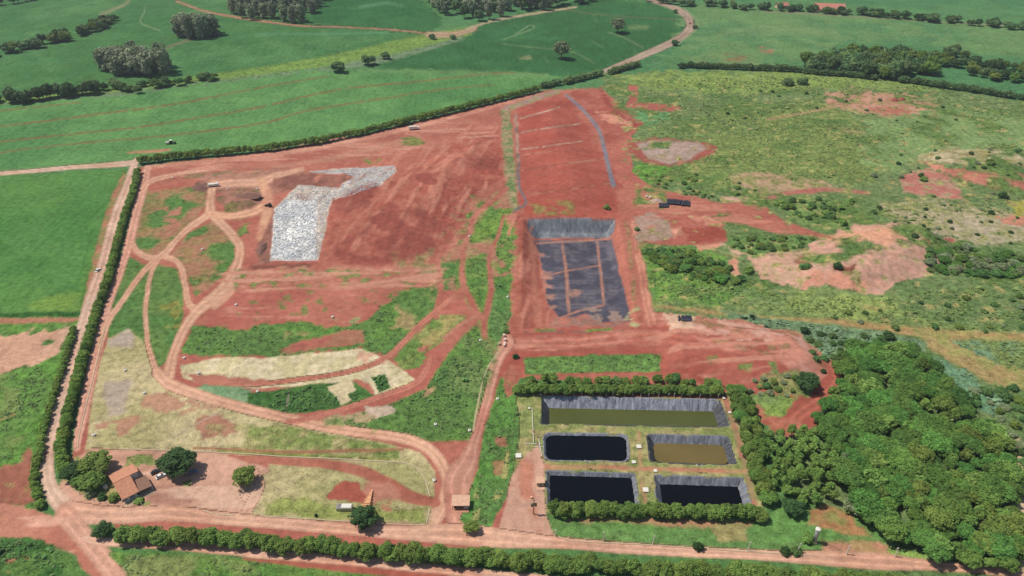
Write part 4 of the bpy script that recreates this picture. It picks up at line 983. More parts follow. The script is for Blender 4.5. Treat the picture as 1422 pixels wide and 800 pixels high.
def water_mat(name, rgb):
    m, nt, b, out = new_mat(name)
    n = noise_node(nt, 0.06, 3)
    nt.links.new(mulcol(nt, alb(rgb), maprange(nt, n.outputs[0], 0.3, 0.7, 0.88, 1.12)), b.inputs['Base Color'])
    b.inputs['Roughness'].default_value = 0.1; b.inputs['Specular IOR Level'].default_value = 0.16
    n2 = noise_node(nt, 1.4, 2)
    bp = nt.nodes.new('ShaderNodeBump'); bp.inputs['Strength'].default_value = 0.12; bp.inputs['Distance'].default_value = 0.05
    nt.links.new(n2.outputs[0], bp.inputs['Height']); nt.links.new(bp.outputs[0], b.inputs['Normal'])
    return m
def pond_liner_mat():
    m, nt, b, out = new_mat('pond_geomembrane')
    at = nt.nodes.new('ShaderNodeAttribute'); at.attribute_name = 'along'
    dn = nt.nodes.new('ShaderNodeAttribute'); dn.attribute_name = 'down'
    cb = nt.nodes.new('ShaderNodeCombineXYZ')
    nt.links.new(at.outputs['Fac'], cb.inputs[0]); nt.links.new(math_node(nt, 'MULTIPLY', dn.outputs['Fac'], 0.35), cb.inputs[1])
    n = noise_node(nt, 0.55, 6, 0.7, vec=cb.outputs[0])
    pn = nt.nodes.new('ShaderNodeAttribute'); pn.attribute_name = 'painted_sheen'
    nt.links.new(mulcol(nt, (0.95, 0.97, 1.08), math_node(nt, 'MULTIPLY', pn.outputs['Fac'], maprange(nt, n.outputs[0], 0.32, 0.68, 0.35, 1.75))), b.inputs['Base Color'])  # pale streaks in the base colour stand in for glints on the wrinkles
    b.inputs['Roughness'].default_value = 0.33; b.inputs['Specular IOR Level'].default_value = 0.8
    bp = nt.nodes.new('ShaderNodeBump'); bp.inputs['Strength'].default_value = 1.0; bp.inputs['Distance'].default_value = 1.2
    nt.links.new(n.outputs[0], bp.inputs['Height']); nt.links.new(bp.outputs[0], b.inputs['Normal'])
    return m
MPL = pond_liner_mat()
for pd in PONDS:
    c = sum((Vector(p) for p in pd['w']), Vector((0, 0))) / 4
    loop = resample(rounded([(p[0] - c.x, p[1] - c.y) for p in pd['w']], pd['r']), 1.0)
    area = sum(a.x * b.y - b.x * a.y for a, b in zip(loop, loop[1:] + loop[:1]))
    ccw = area > 0
    root = thing('lined_pond', pd['label'], 'pond', (c.x, c.y, 0))
    prof = [(-0.5, -0.12), (-0.35, 0.16), (0.0, 0.14), (0.25, -0.1)]
    D = abs(pd['wz']) + 0.8
    for k in range(1, 6): prof.append((0.25 + D * k / 5 * pd['run'], -0.1 - D * k / 5))
    n = len(loop); vs = []; al = []; dw = []; tn = []
    for j, (off, z) in enumerate(prof):
        ring = inset(loop, off, ccw)
        for i, p in enumerate(ring):
            wob = 0.18 * math.sin(i * 1.7 + j) * random.random() if j > 3 else 0
            vs.append((p.x, p.y, z + wob)); al.append(i); dw.append(off)
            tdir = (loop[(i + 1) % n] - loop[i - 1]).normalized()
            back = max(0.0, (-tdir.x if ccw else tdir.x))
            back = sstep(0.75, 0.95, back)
            tn.append(pd['side'] + (pd['back'] - pd['side']) * float(back))  # sheen painted in: back slope lighter than the other sides
    F = np.array([(j * n + i, j * n + (i + 1) % n, (j + 1) * n + (i + 1) % n, (j + 1) * n + i) for j in range(len(prof) - 1) for i in range(n)])
    if not ccw: F = F[:, ::-1]
    me = np_mesh('liner', np.array(vs), F, MPL, False, {'along': ('FLOAT', 'POINT', np.array(al, float)), 'down': ('FLOAT', 'POINT', np.array(dw, float)), 'painted_sheen': ('FLOAT', 'POINT', np.array(tn, float))})
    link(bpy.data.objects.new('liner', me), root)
    off = 0.25 + (abs(pd['wz']) - 0.1) * pd['run'] + 0.02
    cq = [Vector((p[0] - c.x, p[1] - c.y)) for p in pd['w']]
    if not ccw: cq = cq[::-1]
    qs = []
    for i in range(4):
        p0, p1, p2 = cq[i - 1], cq[i], cq[(i + 1) % 4]
        d1, d2 = (p1 - p0).normalized(), (p2 - p1).normalized()
        n1v, n2v = Vector((-d1.y, d1.x)), Vector((-d2.y, d2.x))
        den = d1.x * d2.y - d1.y * d2.x
        e = (p1 + n2v * off) - (p1 + n1v * off)
        qs.append(p1 + n1v * off + d1 * ((e.x * d2.y - e.y * d2.x) / den))
    wl = rounded([tuple(q_) for q_ in qs], max(1.0, pd['r']) * 1.2)
    wl = [q_ * 1.012 for q_ in wl]; nw = len(wl)
    me = bpy.data.meshes.new('water'); me.from_pydata([(p.x, p.y, pd['wz']) for p in wl], [], [list(range(nw))]); me.materials.append(water_mat('pond_water', pd['water']))
    link(bpy.data.objects.new('water', me), root)

# ------------------------------------------------------------------ vegetation prototypes
def ico(sub=1):
    bm = bmesh.new(); bmesh.ops.create_icosphere(bm, subdivisions=sub, radius=1)
    v = np.array([q.co[:] for q in bm.verts]); f = np.array([[q.index for q in p.verts] for p in bm.faces]); bm.free()
    return v, f
ICOV, ICOF = ico(2)

def crown_mesh(name, mat, seed, lobes=26, leaves=70, lobe_r=(0.26, 0.42), leaf=0.13, shape='round', hgt=1.0, core=0.6, jit=0.6):
    """unit crown: radius 1 about (0,0,0), height factor hgt; leaf-clump faces over many lobes"""
    g = np.random.default_rng(seed)
    V_, F_, L_ = [], [], []
    cen = []
    for i in range(lobes):
        for _ in range(20):
            d = g.normal(size=3); d /= np.linalg.norm(d)
            if shape == 'round' and d[2] < -0.55: continue
            break
        rr = 1 - g.uniform(*lobe_r) * 0.8
        p = d * rr * g.uniform(0.55, 1.0)
        if shape == 'umbrella': p = np.array([d[0], d[1], abs(d[2]) * 0.5]) * rr
        if shape == 'column':
            p = np.array([d[0] * 0.6, d[1] * 0.6, g.uniform(-0.95, 0.95)]); p[:2] *= math.sqrt(max(0.15, 1 - (p[2] * 0.8) ** 2))
        cen.append((p, g.uniform(*lobe_r)))
    base = 0
    for p, r in cen:
        n = leaves
        d = g.normal(size=(n, 3)); d[:, 2] += 0.35; d /= np.linalg.norm(d, axis=1)[:, None]
        pos = p + d * r * g.uniform(0.75, 1.1, size=(n, 1))
        nrm = d + np.array([0, 0, 0.45]) + g.normal(size=(n, 3)) * jit; nrm /= np.linalg.norm(nrm, axis=1)[:, None]
        t = np.cross(nrm, g.normal(size=(n, 3))); t /= np.linalg.norm(t, axis=1)[:, None] + 1e-9
        b = np.cross(nrm, t)
        s = leaf * g.uniform(0.6, 1.35, size=(n, 1))
        q = np.stack([pos - t * s, pos - b * s * 0.7 + nrm * s * 0.15, pos + t * s, pos + b * s * 0.7 + nrm * s * 0.15], 1).reshape(-1, 3)
        V_.append(q); f = np.arange(n * 4).reshape(n, 4) + base; F_.append(f); base += n * 4
        lobe_tone = g.uniform(0.2, 0.8)
        L_.append(np.clip(lobe_tone + g.normal(size=n) * 0.16, 0, 1))
    V_ = np.concatenate(V_); F_ = np.concatenate(F_)
    lv = np.concatenate(L_)
    # leafy core so that the crown is not hollow
    cv = ICOV * core * (1 + 0.22 * (g.random((len(ICOV), 1)) - 0.5) * 2)
    if shape == 'umbrella': cv[:, 2] = cv[:, 2] * 0.45 + 0.15
    if shape == 'column': cv = cv * np.array([0.62, 0.62, 1.1])
    cf = ICOF + len(V_)
    V_ = np.concatenate([V_, cv]); cf4 = np.concatenate([cf, cf[:, 2:3]], 1)
    V_[:, 2] *= hgt
    me = bpy.data.meshes.new(name)
    me.vertices.add(len(V_)); me.vertices.foreach_set('co', V_.astype(np.float32).ravel())
    nl = F_.size + cf.size
    me.loops.add(nl); me.loops.foreach_set('vertex_index', np.concatenate([F_.ravel(), cf.ravel()]).astype(np.int32))
    me.polygons.add(len(F_) + len(cf))
    me.polygons.foreach_set('loop_start', np.concatenate([np.arange(0, F_.size, 4), F_.size + np.arange(0, cf.size, 3)]).astype(np.int32))
    me.update(calc_edges=True)
    a = me.attributes.new('lv', 'FLOAT', 'FACE'); a.data.foreach_set('value', np.concatenate([lv, np.full(len(cf), 0.4)]).astype(np.float32))
    me.materials.append(mat)
    return me

def trunk_mesh(name, seed, top=1.0, r=0.06, limbs=4):
    g = random.Random(seed); mb = MB()
    mb.tube([(0, 0, -0.15), (0.01, 0.01, top * 0.4), (g.uniform(-.05, .05), g.uniform(-.05, .05), top)], [r * 1.3, r, r * 0.5], 7)
    for k in range(limbs):
        a = 2 * math.pi * (k + g.random() * 0.6) / limbs
        z = top * g.uniform(0.45, 0.8)
        mb.tube([(0, 0, z), (0.25 * math.cos(a), 0.25 * math.sin(a), z + 0.25), (0.5 * math.cos(a), 0.5 * math.sin(a), z + 0.6)], [r * 0.55, r * 0.4, r * 0.15], 5)
    return mb.mesh(name, MBARK)

LM = dict(
    hedge=leaf_mat('leaf_hedge', (112, 134, 66), 0.012, 0.32, tint2=(94, 120, 60)),
    fence=leaf_mat('leaf_fence_shrub', (114, 138, 64), 0.015, 0.35, tint2=(98, 126, 58)),
    dark=leaf_mat('leaf_dark', (62, 88, 50), 0.01, 0.3),
    wood=leaf_mat('leaf_wood', (94, 132, 62), 0.018, 0.45, tint2=(76, 110, 54)),
    olive=leaf_mat('leaf_olive', (106, 128, 62), 0.02, 0.32, tint2=(96, 118, 56)),
    light=leaf_mat('leaf_light', (108, 136, 68), 0.012, 0.3),
    grey=leaf_mat('leaf_grey', (136, 148, 112), 0.015, 0.3, tint2=(118, 132, 98)),
    euca=leaf_mat('leaf_eucalyptus', (146, 152, 128), 0.02, 0.4, tint2=(114, 130, 100)),
    bush=leaf_mat('leaf_bush', (94, 124, 70), 0.025, 0.35, tint2=(76, 104, 58)),
    far=leaf_mat('leaf_far_tree', (78, 108, 68), 0.02, 0.35, tint2=(100, 124, 78)),
)
def protos(key, n, **kw):
    return [crown_mesh('crown', LM[key], 100 + 17 * i + len(key), **kw) for i in range(n)]
CR = dict(
    hedge=protos('hedge', 6, lobes=38, leaves=95, lobe_r=(0.2, 0.38), leaf=0.085),
    fence=protos('fence', 5, lobes=26, leaves=70, lobe_r=(0.26, 0.42), leaf=0.12),
    dark=protos('dark', 3, lobes=44, leaves=70, lobe_r=(0.18, 0.32), leaf=0.085),
    wood=protos('wood', 7, lobes=50, leaves=95, lobe_r=(0.15, 0.34), leaf=0.075, shape='umbrella', hgt=1.0),
    olive=protos('olive', 5, lobes=46, leaves=90, lobe_r=(0.16, 0.34), leaf=0.075),
    light=protos('light', 4, lobes=22, leaves=55, lobe_r=(0.25, 0.42), leaf=0.13),
    grey=protos('grey', 3, lobes=30, leaves=60, lobe_r=(0.2, 0.34), leaf=0.09),
    euca=protos('euca', 4, lobes=30, leaves=40, lobe_r=(0.22, 0.36), leaf=0.12, shape='column', hgt=1.0, core=0.6),
    bush=protos('bush', 5, lobes=16, leaves=36, lobe_r=(0.3, 0.48), leaf=0.17),
    far=protos('far', 5, lobes=20, leaves=40, lobe_r=(0.26, 0.42), leaf=0.15),
)
TR = [trunk_mesh('trunk', i) for i in range(4)]
TREES = 0
def tree(name, label, cat, key, pos, r, h, group=None, trunk=True, lift=None):
    """r crown radius, h total height; the crown fills from about a third of the height"""
    global TREES
    TREES += 1
    root = thing(name, label, cat, pos, random.uniform(0, 6.28), group)
    c = bpy.data.objects.new('crown', random.choice(CR[key]))
    low = h * (0.12 if lift is None else lift)
    ch = (h - low) / 2
    c.location = (0, 0, low + ch); c.scale = (r * random.uniform(0.92, 1.08), r * random.uniform(0.92, 1.08), ch)
    link(c, root)
    if trunk:
        t = bpy.data.objects.new('trunk', random.choice(TR)); t.scale = (r * 0.9, r * 0.9, (low + ch)); link(t, root)
    return root
def bush(label, key, pos, r, h, group=None, name='bush', cat='bush'):
    o = bpy.data.objects.new(name, random.choice(CR[key]))
    o.location = (pos[0], pos[1], pos[2] + h * 0.32); o.scale = (r, r * random.uniform(0.85, 1.15), h * 0.62)
    o.rotation_euler = (0, 0, random.uniform(0, 6.28))
    link(o); return tag(o, label, cat, group)

def along(pts, step, jit=0.0):
    """world points every step metres along a photograph polyline"""
    W = [P(u, v) for u, v in pts]; out = []; carry = 0.0
    for a, b in zip(W[:-1], W[1:]):
        L = (b - a).length; s = carry
        while s < L:
            p = a.lerp(b, s / L); out.append((p.x + random.gauss(0, jit), p.y + random.gauss(0, jit)))
            s += step * random.uniform(0.6, 1.4)
        carry = s - L
    hs = surf([p[0] for p in out], [p[1] for p in out])
    return [Vector((p[0], p[1], z)) for p, z in zip(out, hs)]

def fill(poly, n, mind, seed, tries=40):
    """poisson-like points inside a photograph polygon, spacing mind metres"""
    g = random.Random(seed); W = [P(u, v) for u, v in poly]
    wp = [(p.x, p.y) for p in W]
    xs = [p[0] for p in wp]; ys_ = [p[1] for p in wp]; out = []
    for _ in range(n * tries):
        if len(out) >= n: break
        x, y = g.uniform(min(xs), max(xs)), g.uniform(min(ys_), max(ys_))
        if any((x - a) ** 2 + (y - b) ** 2 < mind * mind for a, b in out): continue
        if poly_sdf(np.array([x]), np.array([y]), wp)[0] > 0: out.append((x, y))
    if not out: return []
    hs = surf([p[0] for p in out], [p[1] for p in out])
    return [Vector((p[0], p[1], z)) for p, z in zip(out, hs)]
U_ = random.uniform

# ---- hedgerows
for p in along([(176, 750), (355, 758), (560, 776), (700, 784), (900, 797), (1060, 806), (1260, 818)], 2.8, 0.6):
    tree('hedge_tree', 'rounded green tree in the long row between the two bottom dirt roads', 'tree', 'hedge', p, U_(2.7, 4.2), U_(5.4, 7.8), 'tree row along the bottom road', lift=0.05)
for p in along([(768, 714), (900, 716), (1062, 720)], 2.7, 0.5):
    tree('hedge_tree', 'bright green tree in the row at the near edge of the ponds', 'tree', 'hedge', p, U_(2.6, 3.7), U_(5.2, 7.0), 'tree row below the ponds', lift=0.05)
for p in along([(720, 546), (800, 546), (900, 546), (1002, 549)], 2.7, 0.4):
    tree('hedge_tree', 'green tree in the front line of the hedge behind the long pond', 'tree', 'hedge', p, U_(2.4, 3.4), U_(4.4, 6.0), 'front line of the hedge behind the long pond', lift=0.05)
for p in along([(732, 534), (830, 533), (930, 534), (1000, 538)], 5.5, 1.0):
    tree('hedge_tree', 'scruffy tree in the back line of the hedge behind the long pond', 'tree', random.choice(['olive', 'hedge', 'bush']), p, U_(2.2, 3.6), U_(4.0, 6.0), 'back line of the hedge behind the long pond', lift=0.05)
for p in along([(1012, 548), (1030, 590), (1042, 640), (1052, 680), (1066, 712)], 4.0, 0.6) + along([(1028, 548), (1046, 590), (1056, 640), (1066, 690)], 5.2, 0.9):
    tree('hedge_tree', 'green tree in the strip between the ponds and the wood', 'tree', random.choice(['hedge', 'hedge', 'wood', 'olive']), p, U_(2.8, 3.9), U_(5.2, 7.4), 'tree strip between the ponds and the wood', lift=0.05)
for p in along([(192, 242), (186, 270), (173, 306), (161, 352), (152, 392), (136, 430), (127, 468), (116, 504), (102, 555), (92, 596), (86, 634), (92, 655)], 3.0, 0.3):
    tree('hedge_shrub', 'tall shrub in the hedge between the left road and the inner track', 'shrub', 'fence', p, U_(2.3, 3.1), U_(4.2, 5.8), 'hedge along the left road', lift=0.03)
for p in along([(196, 228), (240, 222), (310, 216), (380, 209), (440, 200), (500, 188), (570, 171), (640, 154), (700, 139), (748, 127)], 4.4, 0.3):
    tree('hedge_shrub', 'shrub in the long hedge between the striped field and the landfill', 'shrub', 'fence', p, U_(3.3, 4.3), U_(6.2, 7.8), 'hedge along the far boundary', lift=0.03)
for p in along([(104, 460), (96, 485), (85, 522), (74, 558), (62, 600), (51, 650), (48, 676), (58, 708)], 3.0, 0.25):
    tree('hedge_shrub', 'low dark shrub in the narrow hedge on the outer side of the left road', 'shrub', 'fence', p, U_(1.8, 2.3), U_(3.0, 3.8), 'outer hedge of the left road', lift=0.03)

def hedge_line(label, pts, r, h, key='hedge', seed=1):
    """a continuous clipped hedge: one leafy mesh along a line"""
    pp = along(pts, r * 0.9, 0.3)
    o0 = pp[0]; Vv = []; Ff = []; Lv = []; base = 0
    for p in pp:
        src = random.choice(CR[key]); n = len(src.vertices)
        co = np.empty(n * 3, np.float32); src.vertices.foreach_get('co', co); co = co.reshape(-1, 3).copy()
        a = U_(0, 6.28); ca, sa = math.cos(a), math.sin(a); s = U_(0.85, 1.15)
        x = (co[:, 0] * ca - co[:, 1] * sa) * r * s; y = (co[:, 0] * sa + co[:, 1] * ca) * r * s
        z = (co[:, 2] * 0.5 + 0.45) * h * s
        Vv.append(np.stack([x + p.x - o0.x, y + p.y - o0.y, z + p.z - o0.z], 1))
        nq = sum(1 for q in src.polygons if q.loop_total == 4)
        Ff.append(np.arange(nq * 4).reshape(nq, 4) + base); base += n
        lv = np.empty(len(src.polygons), np.float32); src.attributes['lv'].data.foreach_get('value', lv); Lv.append(lv[:nq])
    me = np_mesh('hedge', np.concatenate(Vv), np.concatenate(Ff), LM[key], False, {'lv': ('FLOAT', 'FACE', np.concatenate(Lv))})
    o = bpy.data.objects.new('hedge', me); o.location = o0; link(o); tag(o, label, 'hedge')
hedge_line('short hedge piece with a gap before the long one at the upper right', [(946, 95), (960, 94), (986, 95)], 4.0, 7.0, 'far')
hedge_line('dark straight hedge below the pasture, left of the grove', [(966, 95), (1030, 97), (1110, 100)], 4.0, 7.5, 'far')
hedge_line('dark clipped hedge running along the front of the upper right grove', [(1118, 102), (1170, 106), (1216, 111)], 4.2, 7.0, 'far')
hedge_line('long dark hedge sloping down to the right edge below the grove', [(1252, 114), (1300, 121), (1350, 128), (1440, 142)], 4.6, 7.5, 'far')
hedge_line('clipped hedge piece in the field corner nearest the red slope', [(755, 122), (776, 118)], 4.4, 7.0, 'far')
hedge_line('dark hedge piece left of the pale farm road', [(785, 117), (810, 111), (837, 104)], 4.6, 7.5, 'far')
hedge_line('dark hedge piece right of the pale farm road', [(848, 103), (868, 97), (886, 92)], 4.6, 7.5, 'far')

# ---- yard trees
tree('tree', 'large dark green tree beside the parked cars', 'tree', 'dark', P(250, 655), 7.8, 10.5, lift=0.2)
tree('tree', 'round green tree standing alone in the yard right of the cars', 'tree', 'hedge', P(341, 670), 5.6, 7.5)
tree('tree', 'round tree by the kerb in front of the orange brick pile', 'tree', 'dark', P(506, 728), 6.4, 8.0)
tree('tree', 'small round tree at the left end of the bottom tree row', 'tree', 'dark', P(145, 742), 3.9, 5.2)
tree('tree', 'spreading tree behind the tiled house at the bend', 'tree', 'olive', P(138, 655), 8.0, 9.0)
tree('tree', 'dark tree between the hedge end and the garden', 'tree', 'dark', P(104, 664), 5.2, 7.0)
tree('tree', 'bushy tree against the left side of the tiled house', 'tree', 'olive', P(130, 676), 5.6, 6.6)
tree('tree', 'low tree at the left corner of the garden', 'tree', 'olive', P(113, 672), 3.6, 5.0)
bush('brownish shrub at the front corner of the tiled house', 'olive', P(160, 693), 2.6, 3.4)
bush('grey green shrub in the front garden of the house', 'grey', P(126, 689), 2.4, 2.8)
bush('shrub in the middle of the front garden of the house', 'bush', P(142, 692), 2.0, 2.6)
bush('low shrubs beside the porch step of the house', 'light', P(193, 697), 2.2, 1.8)
tree('tree', 'small olive tree by the grass corner below the kiosk', 'tree', 'olive', P(655, 738), 3.4, 5.0)
tree('tree', 'dense dark tree on the pale earth bank left of the red path', 'tree', 'dark', P(1120, 538), 6.8, 8.0)
bush('dark green sapling with a long shadow on the entrance lawn', 'dark', P(439, 717), 0.7, 1.8)
bush('dark bush near the posts of the meadow', 'dark', P(969, 762), 2.4, 3.6)

# ---- the wood, lower right
WOOD = [(1165, 500), (1205, 482), (1262, 492), (1300, 520), (1330, 560), (1372, 600), (1400, 650), (1410, 720), (1415, 790), (1345, 790), (1290, 778),
        (1245, 752), (1205, 738), (1180, 700), (1162, 640), (1130, 590), (1150, 560), (1170, 530)]
for p in fill(WOOD, 250, 4.3, 5):
    u, v = project(p.x, p.y, p.z)
    t = (u - 1170) / 230 + random.gauss(0, 0.18) + (v - 640) / 500
    if random.random() < 0.16: key, lab = 'light', 'light green airy tree inside the lower right wood'
    elif t < 0.35: key, lab = 'wood', 'flat-topped bright green tree inside the lower right wood'
    elif t < 0.75: key, lab = random.choice([('wood', 'flat-topped bright green tree inside the lower right wood'), ('olive', 'olive green tree inside the lower right wood')])
    else: key, lab = random.choice([('olive', 'olive green tree inside the lower right wood'), ('olive', 'olive green tree inside the lower right wood'), ('wood', 'flat-topped bright green tree inside the lower right wood')])
    r = 2.6 + 4.2 * random.random() ** 1.5
    tree('forest_tree', lab, 'tree', key, p, r, (5.0 + r * 0.75) * U_(0.8, 1.15), {'wood': 'bright trees of the lower right wood', 'olive': 'olive trees of the lower right wood', 'grey': 'grey trees of the lower right wood', 'light': 'light green trees of the lower right wood'}[key], lift=0.15)
GROVE = [(1062, 612), (1110, 600), (1150, 612), (1166, 650), (1164, 690), (1140, 708), (1100, 702), (1066, 690)]
for p in fill(GROVE, 60, 3.3, 8):
    tree('plantation_tree', 'light green small tree of the dense planted block left of the wood', 'tree', 'light', p, U_(1.9, 2.6), U_(5.5, 7.5), 'planted block left of the wood', lift=0.2)
for (u, v, k, r, h, l) in ((1100, 712, 'dark', 4.6, 6, 'dark rounded tree at the meadow edge below the planted block'), (1183, 712, 'grey', 4.6, 7, 'grey green tree at the corner of the bare triangle'),
                           (1283, 512, 'dark', 4.6, 6, 'dark rounded tree standing at the upper edge of the wood'), (1168, 650, 'grey', 2.6, 8, 'pale grey tree between the planted block and the wood'),
                           (1232, 470, 'dark', 3.2, 4.5, 'small dark tree beside the blue green scrub'), (1116, 462, 'dark', 2.6, 3.4, 'small dark tree on the scrub above the pale bank')):
    tree('tree', l, 'tree', k, P(u, v), r, h)
for p in fill([(1330, 545), (1420, 540), (1422, 660), (1400, 650), (1372, 600)], 24, 4.5, 3):
    bush('grey olive bush on the slope right of the wood', random.choice(['grey', 'olive', 'bush']), p, U_(1.8, 3.6), U_(2, 4), 'bushes right of the wood')

# ---- bushes of the scrubland
BU = [  # polygon, count, spacing, keys, (r), label, group
    ([(890, 350), (955, 347), (1000, 366), (1036, 392), (1000, 398), (930, 382)], 80, 2.4, ['bush', 'bush', 'wood', 'olive'], (1.3, 3.8), 'green bush in the thicket right of the pit road', 'thicket right of the pit road'),
    ([(1070, 284), (1130, 276), (1186, 280), (1178, 320), (1120, 310)], 40, 3.0, ['bush', 'light'], (1.2, 3.4), 'bush in the green patch above the pale quarry', 'bushes above the quarry'),
    ([(1290, 350), (1330, 344), (1422, 352), (1422, 385), (1340, 384), (1288, 378)], 75, 3.0, ['bush', 'wood', 'grey'], (1.4, 4.2), 'bush in the clump at the right end of the quarry', 'bushes at the right end of the quarry'),
    ([(1245, 215), (1422, 205), (1422, 275), (1290, 285), (1250, 250)], 22, 7.0, ['bush', 'grey', 'dark'], (1.2, 2.6), 'scattered bush on the reddish upper right slope', 'bushes on the upper right slope'),
    ([(1200, 285), (1422, 280), (1422, 340), (1260, 335)], 26, 6.0, ['bush', 'grey', 'dark'], (1.2, 2.6), 'scattered bush on the dry slope above the quarry', 'bushes on the dry slope'),
    ([(890, 240), (960, 242), (1100, 262), (1060, 272), (960, 268), (905, 252)], 14, 5.0, ['bush', 'light'], (1.4, 2.8), 'low bush along the upper edge of the red track', 'bushes above the red track'),
    ([(1130, 440), (1320, 415), (1422, 410), (1422, 460), (1330, 465), (1200, 455)], 22, 7.0, ['bush', 'olive', 'grey'], (1.4, 2.8), 'bush scattered over the yellow green scrub', 'bushes on the yellow green scrub'),
    ([(1000, 110), (1400, 150), (1422, 190), (1200, 190), (1000, 165)], 20, 12.0, ['bush', 'dark', 'far'], (1.2, 2.4), 'small bush on the far scrub meadow', 'bushes on the far meadow'),
    ([(1012, 329), (1130, 329), (1124, 342), (1050, 355), (1018, 346)], 34, 2.8, ['bush', 'olive'], (1.1, 2.6), 'low bush in the green strip between the red wedge and the pale cliffs', 'bushes above the pale cliffs'),
    ([(905, 255), (960, 262), (1010, 272), (1000, 280), (930, 266)], 14, 3.0, ['bush', 'olive'], (0.9, 2.0), 'small bush on the upper edge of the red wedge', 'bushes on the upper edge of the red wedge'),
    ([(1120, 460), (1180, 472), (1160, 512), (1128, 500)], 12, 4.0, ['bush', 'dark'], (1.6, 2.8), 'bush along the edge of the pale earth bank', 'bushes by the pale bank'),
    ([(1050, 520), (1105, 525), (1100, 552), (1040, 548)], 14, 3.5, ['bush', 'olive', 'grey'], (1.2, 2.4), 'bush below the red yard behind the ponds', 'bushes below the red yard'),
    ([(1165, 476), (1200, 466), (1250, 470), (1255, 488), (1190, 500)], 12, 4.5, ['wood', 'bush'], (2.4, 3.8), 'bushy green tree at the top edge of the wood', 'bushy top edge of the wood'),
]
for k, (pl, n, sp_, keys, rr, lab, grp) in enumerate(BU):
    thick = n >= 28
    for p in fill(pl, n, sp_, 40 + k):
        r = U_(*rr); bush(lab, random.choice(keys), p, r, r * U_(0.75, 1.3), grp, 'thicket_shrub' if thick else 'bush', 'thicket shrub' if thick else 'bush')
for (u, v, k, r, l) in ((1118, 372, 'bush', 3.6, 'round bush on the left part of the pale quarry'), (1163, 372, 'dark', 3.4, 'dark bush with red soil beside it in the quarry'), (1040, 378, 'light', 3.6, 'round light green bush on the pale bank'),
                        (1213, 246, 'grey', 3.2, 'round silvery bush on the scrub slope'), (1282, 251, 'light', 3.0, 'light bush on the reddish upper slope'), (1392, 275, 'dark', 4.0, 'dark bush above the dry slope at the right'),
                        (1375, 228, 'light', 4.0, 'light bush at the top right bare slope'), (842, 290, 'light', 2.6, 'light bush at the foot of the red slope'), (1094, 118, 'far', 7, 'grey dead-looking bush left of the far bare patch'),
                        (1114, 117, 'far', 6.5, 'grey bush right beside the far bare patch'), (884, 320, 'bush', 2.0, 'bush beside the gravel patch'), (1143, 517, 'dark', 1.6, 'small bush at the right end of the pale bank'),
                        (703, 462, 'bush', 1.6, 'low bush by the row of drums'), (716, 497, 'dark', 2.0, 'dark leaning bush at the corner of the green lawn'), (1105, 768, 'bush', 2.4, 'bush at a post by the bottom road'), (1090, 768, 'dark', 2.2, 'dark low bush left of a post by the bottom road')):
    bush(l, k, P(u, v), r, r * 1.25)

# ---- far trees
def belt(pts, step, jit, keys, rr, hh, lab, grp, name='tree', rows=1):
    for p in along(pts, step, jit):
        tree(name, lab, 'tree', random.choice(keys), p, U_(*rr), U_(*hh), grp, lift=0.05)
belt([(-10, 78), (40, 68), (80, 58), (120, 48), (156, 30)], 4.0, 5.0, ['far', 'far', 'dark', 'olive'], (5, 8.5), (8, 14), 'tree in the belt slanting across the upper left field', 'belt across the upper left field')
belt([(-10, 145), (60, 138), (120, 130), (165, 122)], 4.0, 4.0, ['far', 'dark'], (4.5, 8.0), (8, 14), 'dark tree in the belt above the striped field', 'belt above the striped field')
belt([(165, 126), (220, 121), (262, 116), (306, 108)], 5, 3.5, ['far', 'bush', 'olive'], (3, 6), (5, 10), 'small tree in the thin belt below the grey grove', 'thin belt below the grey grove')
for p in fill([(142, 98), (165, 90), (225, 92), (238, 104), (205, 108), (160, 106)], 22, 7, 2):
    tree('eucalyptus_tree', 'tall grey green tree of the wide grove on the left', 'tree', 'euca', p, U_(8, 11), U_(18, 26), 'wide grey grove on the left')
for p in fill([(247, 52), (260, 46), (295, 44), (302, 50), (270, 56)], 13, 7, 4):
    tree('eucalyptus_tree', 'tall grey tree of the small grove in the top field', 'tree', 'euca', p, U_(8, 11), U_(20, 27), 'small grey grove in the top field')
for p in fill([(322, 24), (348, 28), (390, 34), (420, 34), (452, 6), (452, -14), (330, -14)], 95, 8.0, 6):
    tree('eucalyptus_tree', 'tall tree in the planted block at the top edge', 'tree', 'euca', p, U_(6.5, 8.5), U_(18, 25), 'planted block at the top edge')
for p in fill([(560, -8), (600, 16), (640, 34), (700, 24), (760, 14), (826, 2), (830, -14), (560, -16)], 120, 9, 9):
    tree('eucalyptus_tree', 'tall tree of the wood at the top middle edge', 'tree', random.choice(['euca', 'far', 'euca']), p, U_(7, 10), U_(14, 24), 'wood at the top middle edge')
belt([(0, 8), (30, 4), (55, -2)], 12, 3, ['dark'], (6, 9), (10, 14), 'dark tree at the top left corner', 'trees at the top left corner')
tree('tree', 'lone pale round tree nearer the striped field', 'tree', 'grey', P(779, 82), 11.0, 22, lift=0.08)
tree('tree', 'smaller lone pale tree farther up the dark field', 'tree', 'grey', P(857, 46), 10.5, 20, lift=0.08)
for (u, v, r, l) in ((470, 100, 9, 'broad dark bush on the valley strip'), (512, 90, 9, 'pair of dark bushes mid valley strip'), (536, 82, 6.5, 'round dark tree on the valley strip'), (600, 54, 5, 'small dark bush by the field corner'), (629, 54, 4.5, 'small bush right of the field corner'),
                     (937, 63, 6, 'round bush on the right verge of the farm road'), (965, 40, 4, 'small bush at the bend of the farm road'), (938, 18, 4, 'small bush inside the bend of the farm road')):
    tree('tree', l, 'tree', 'far', P(u, v), r, r * 1.25, lift=0.02)
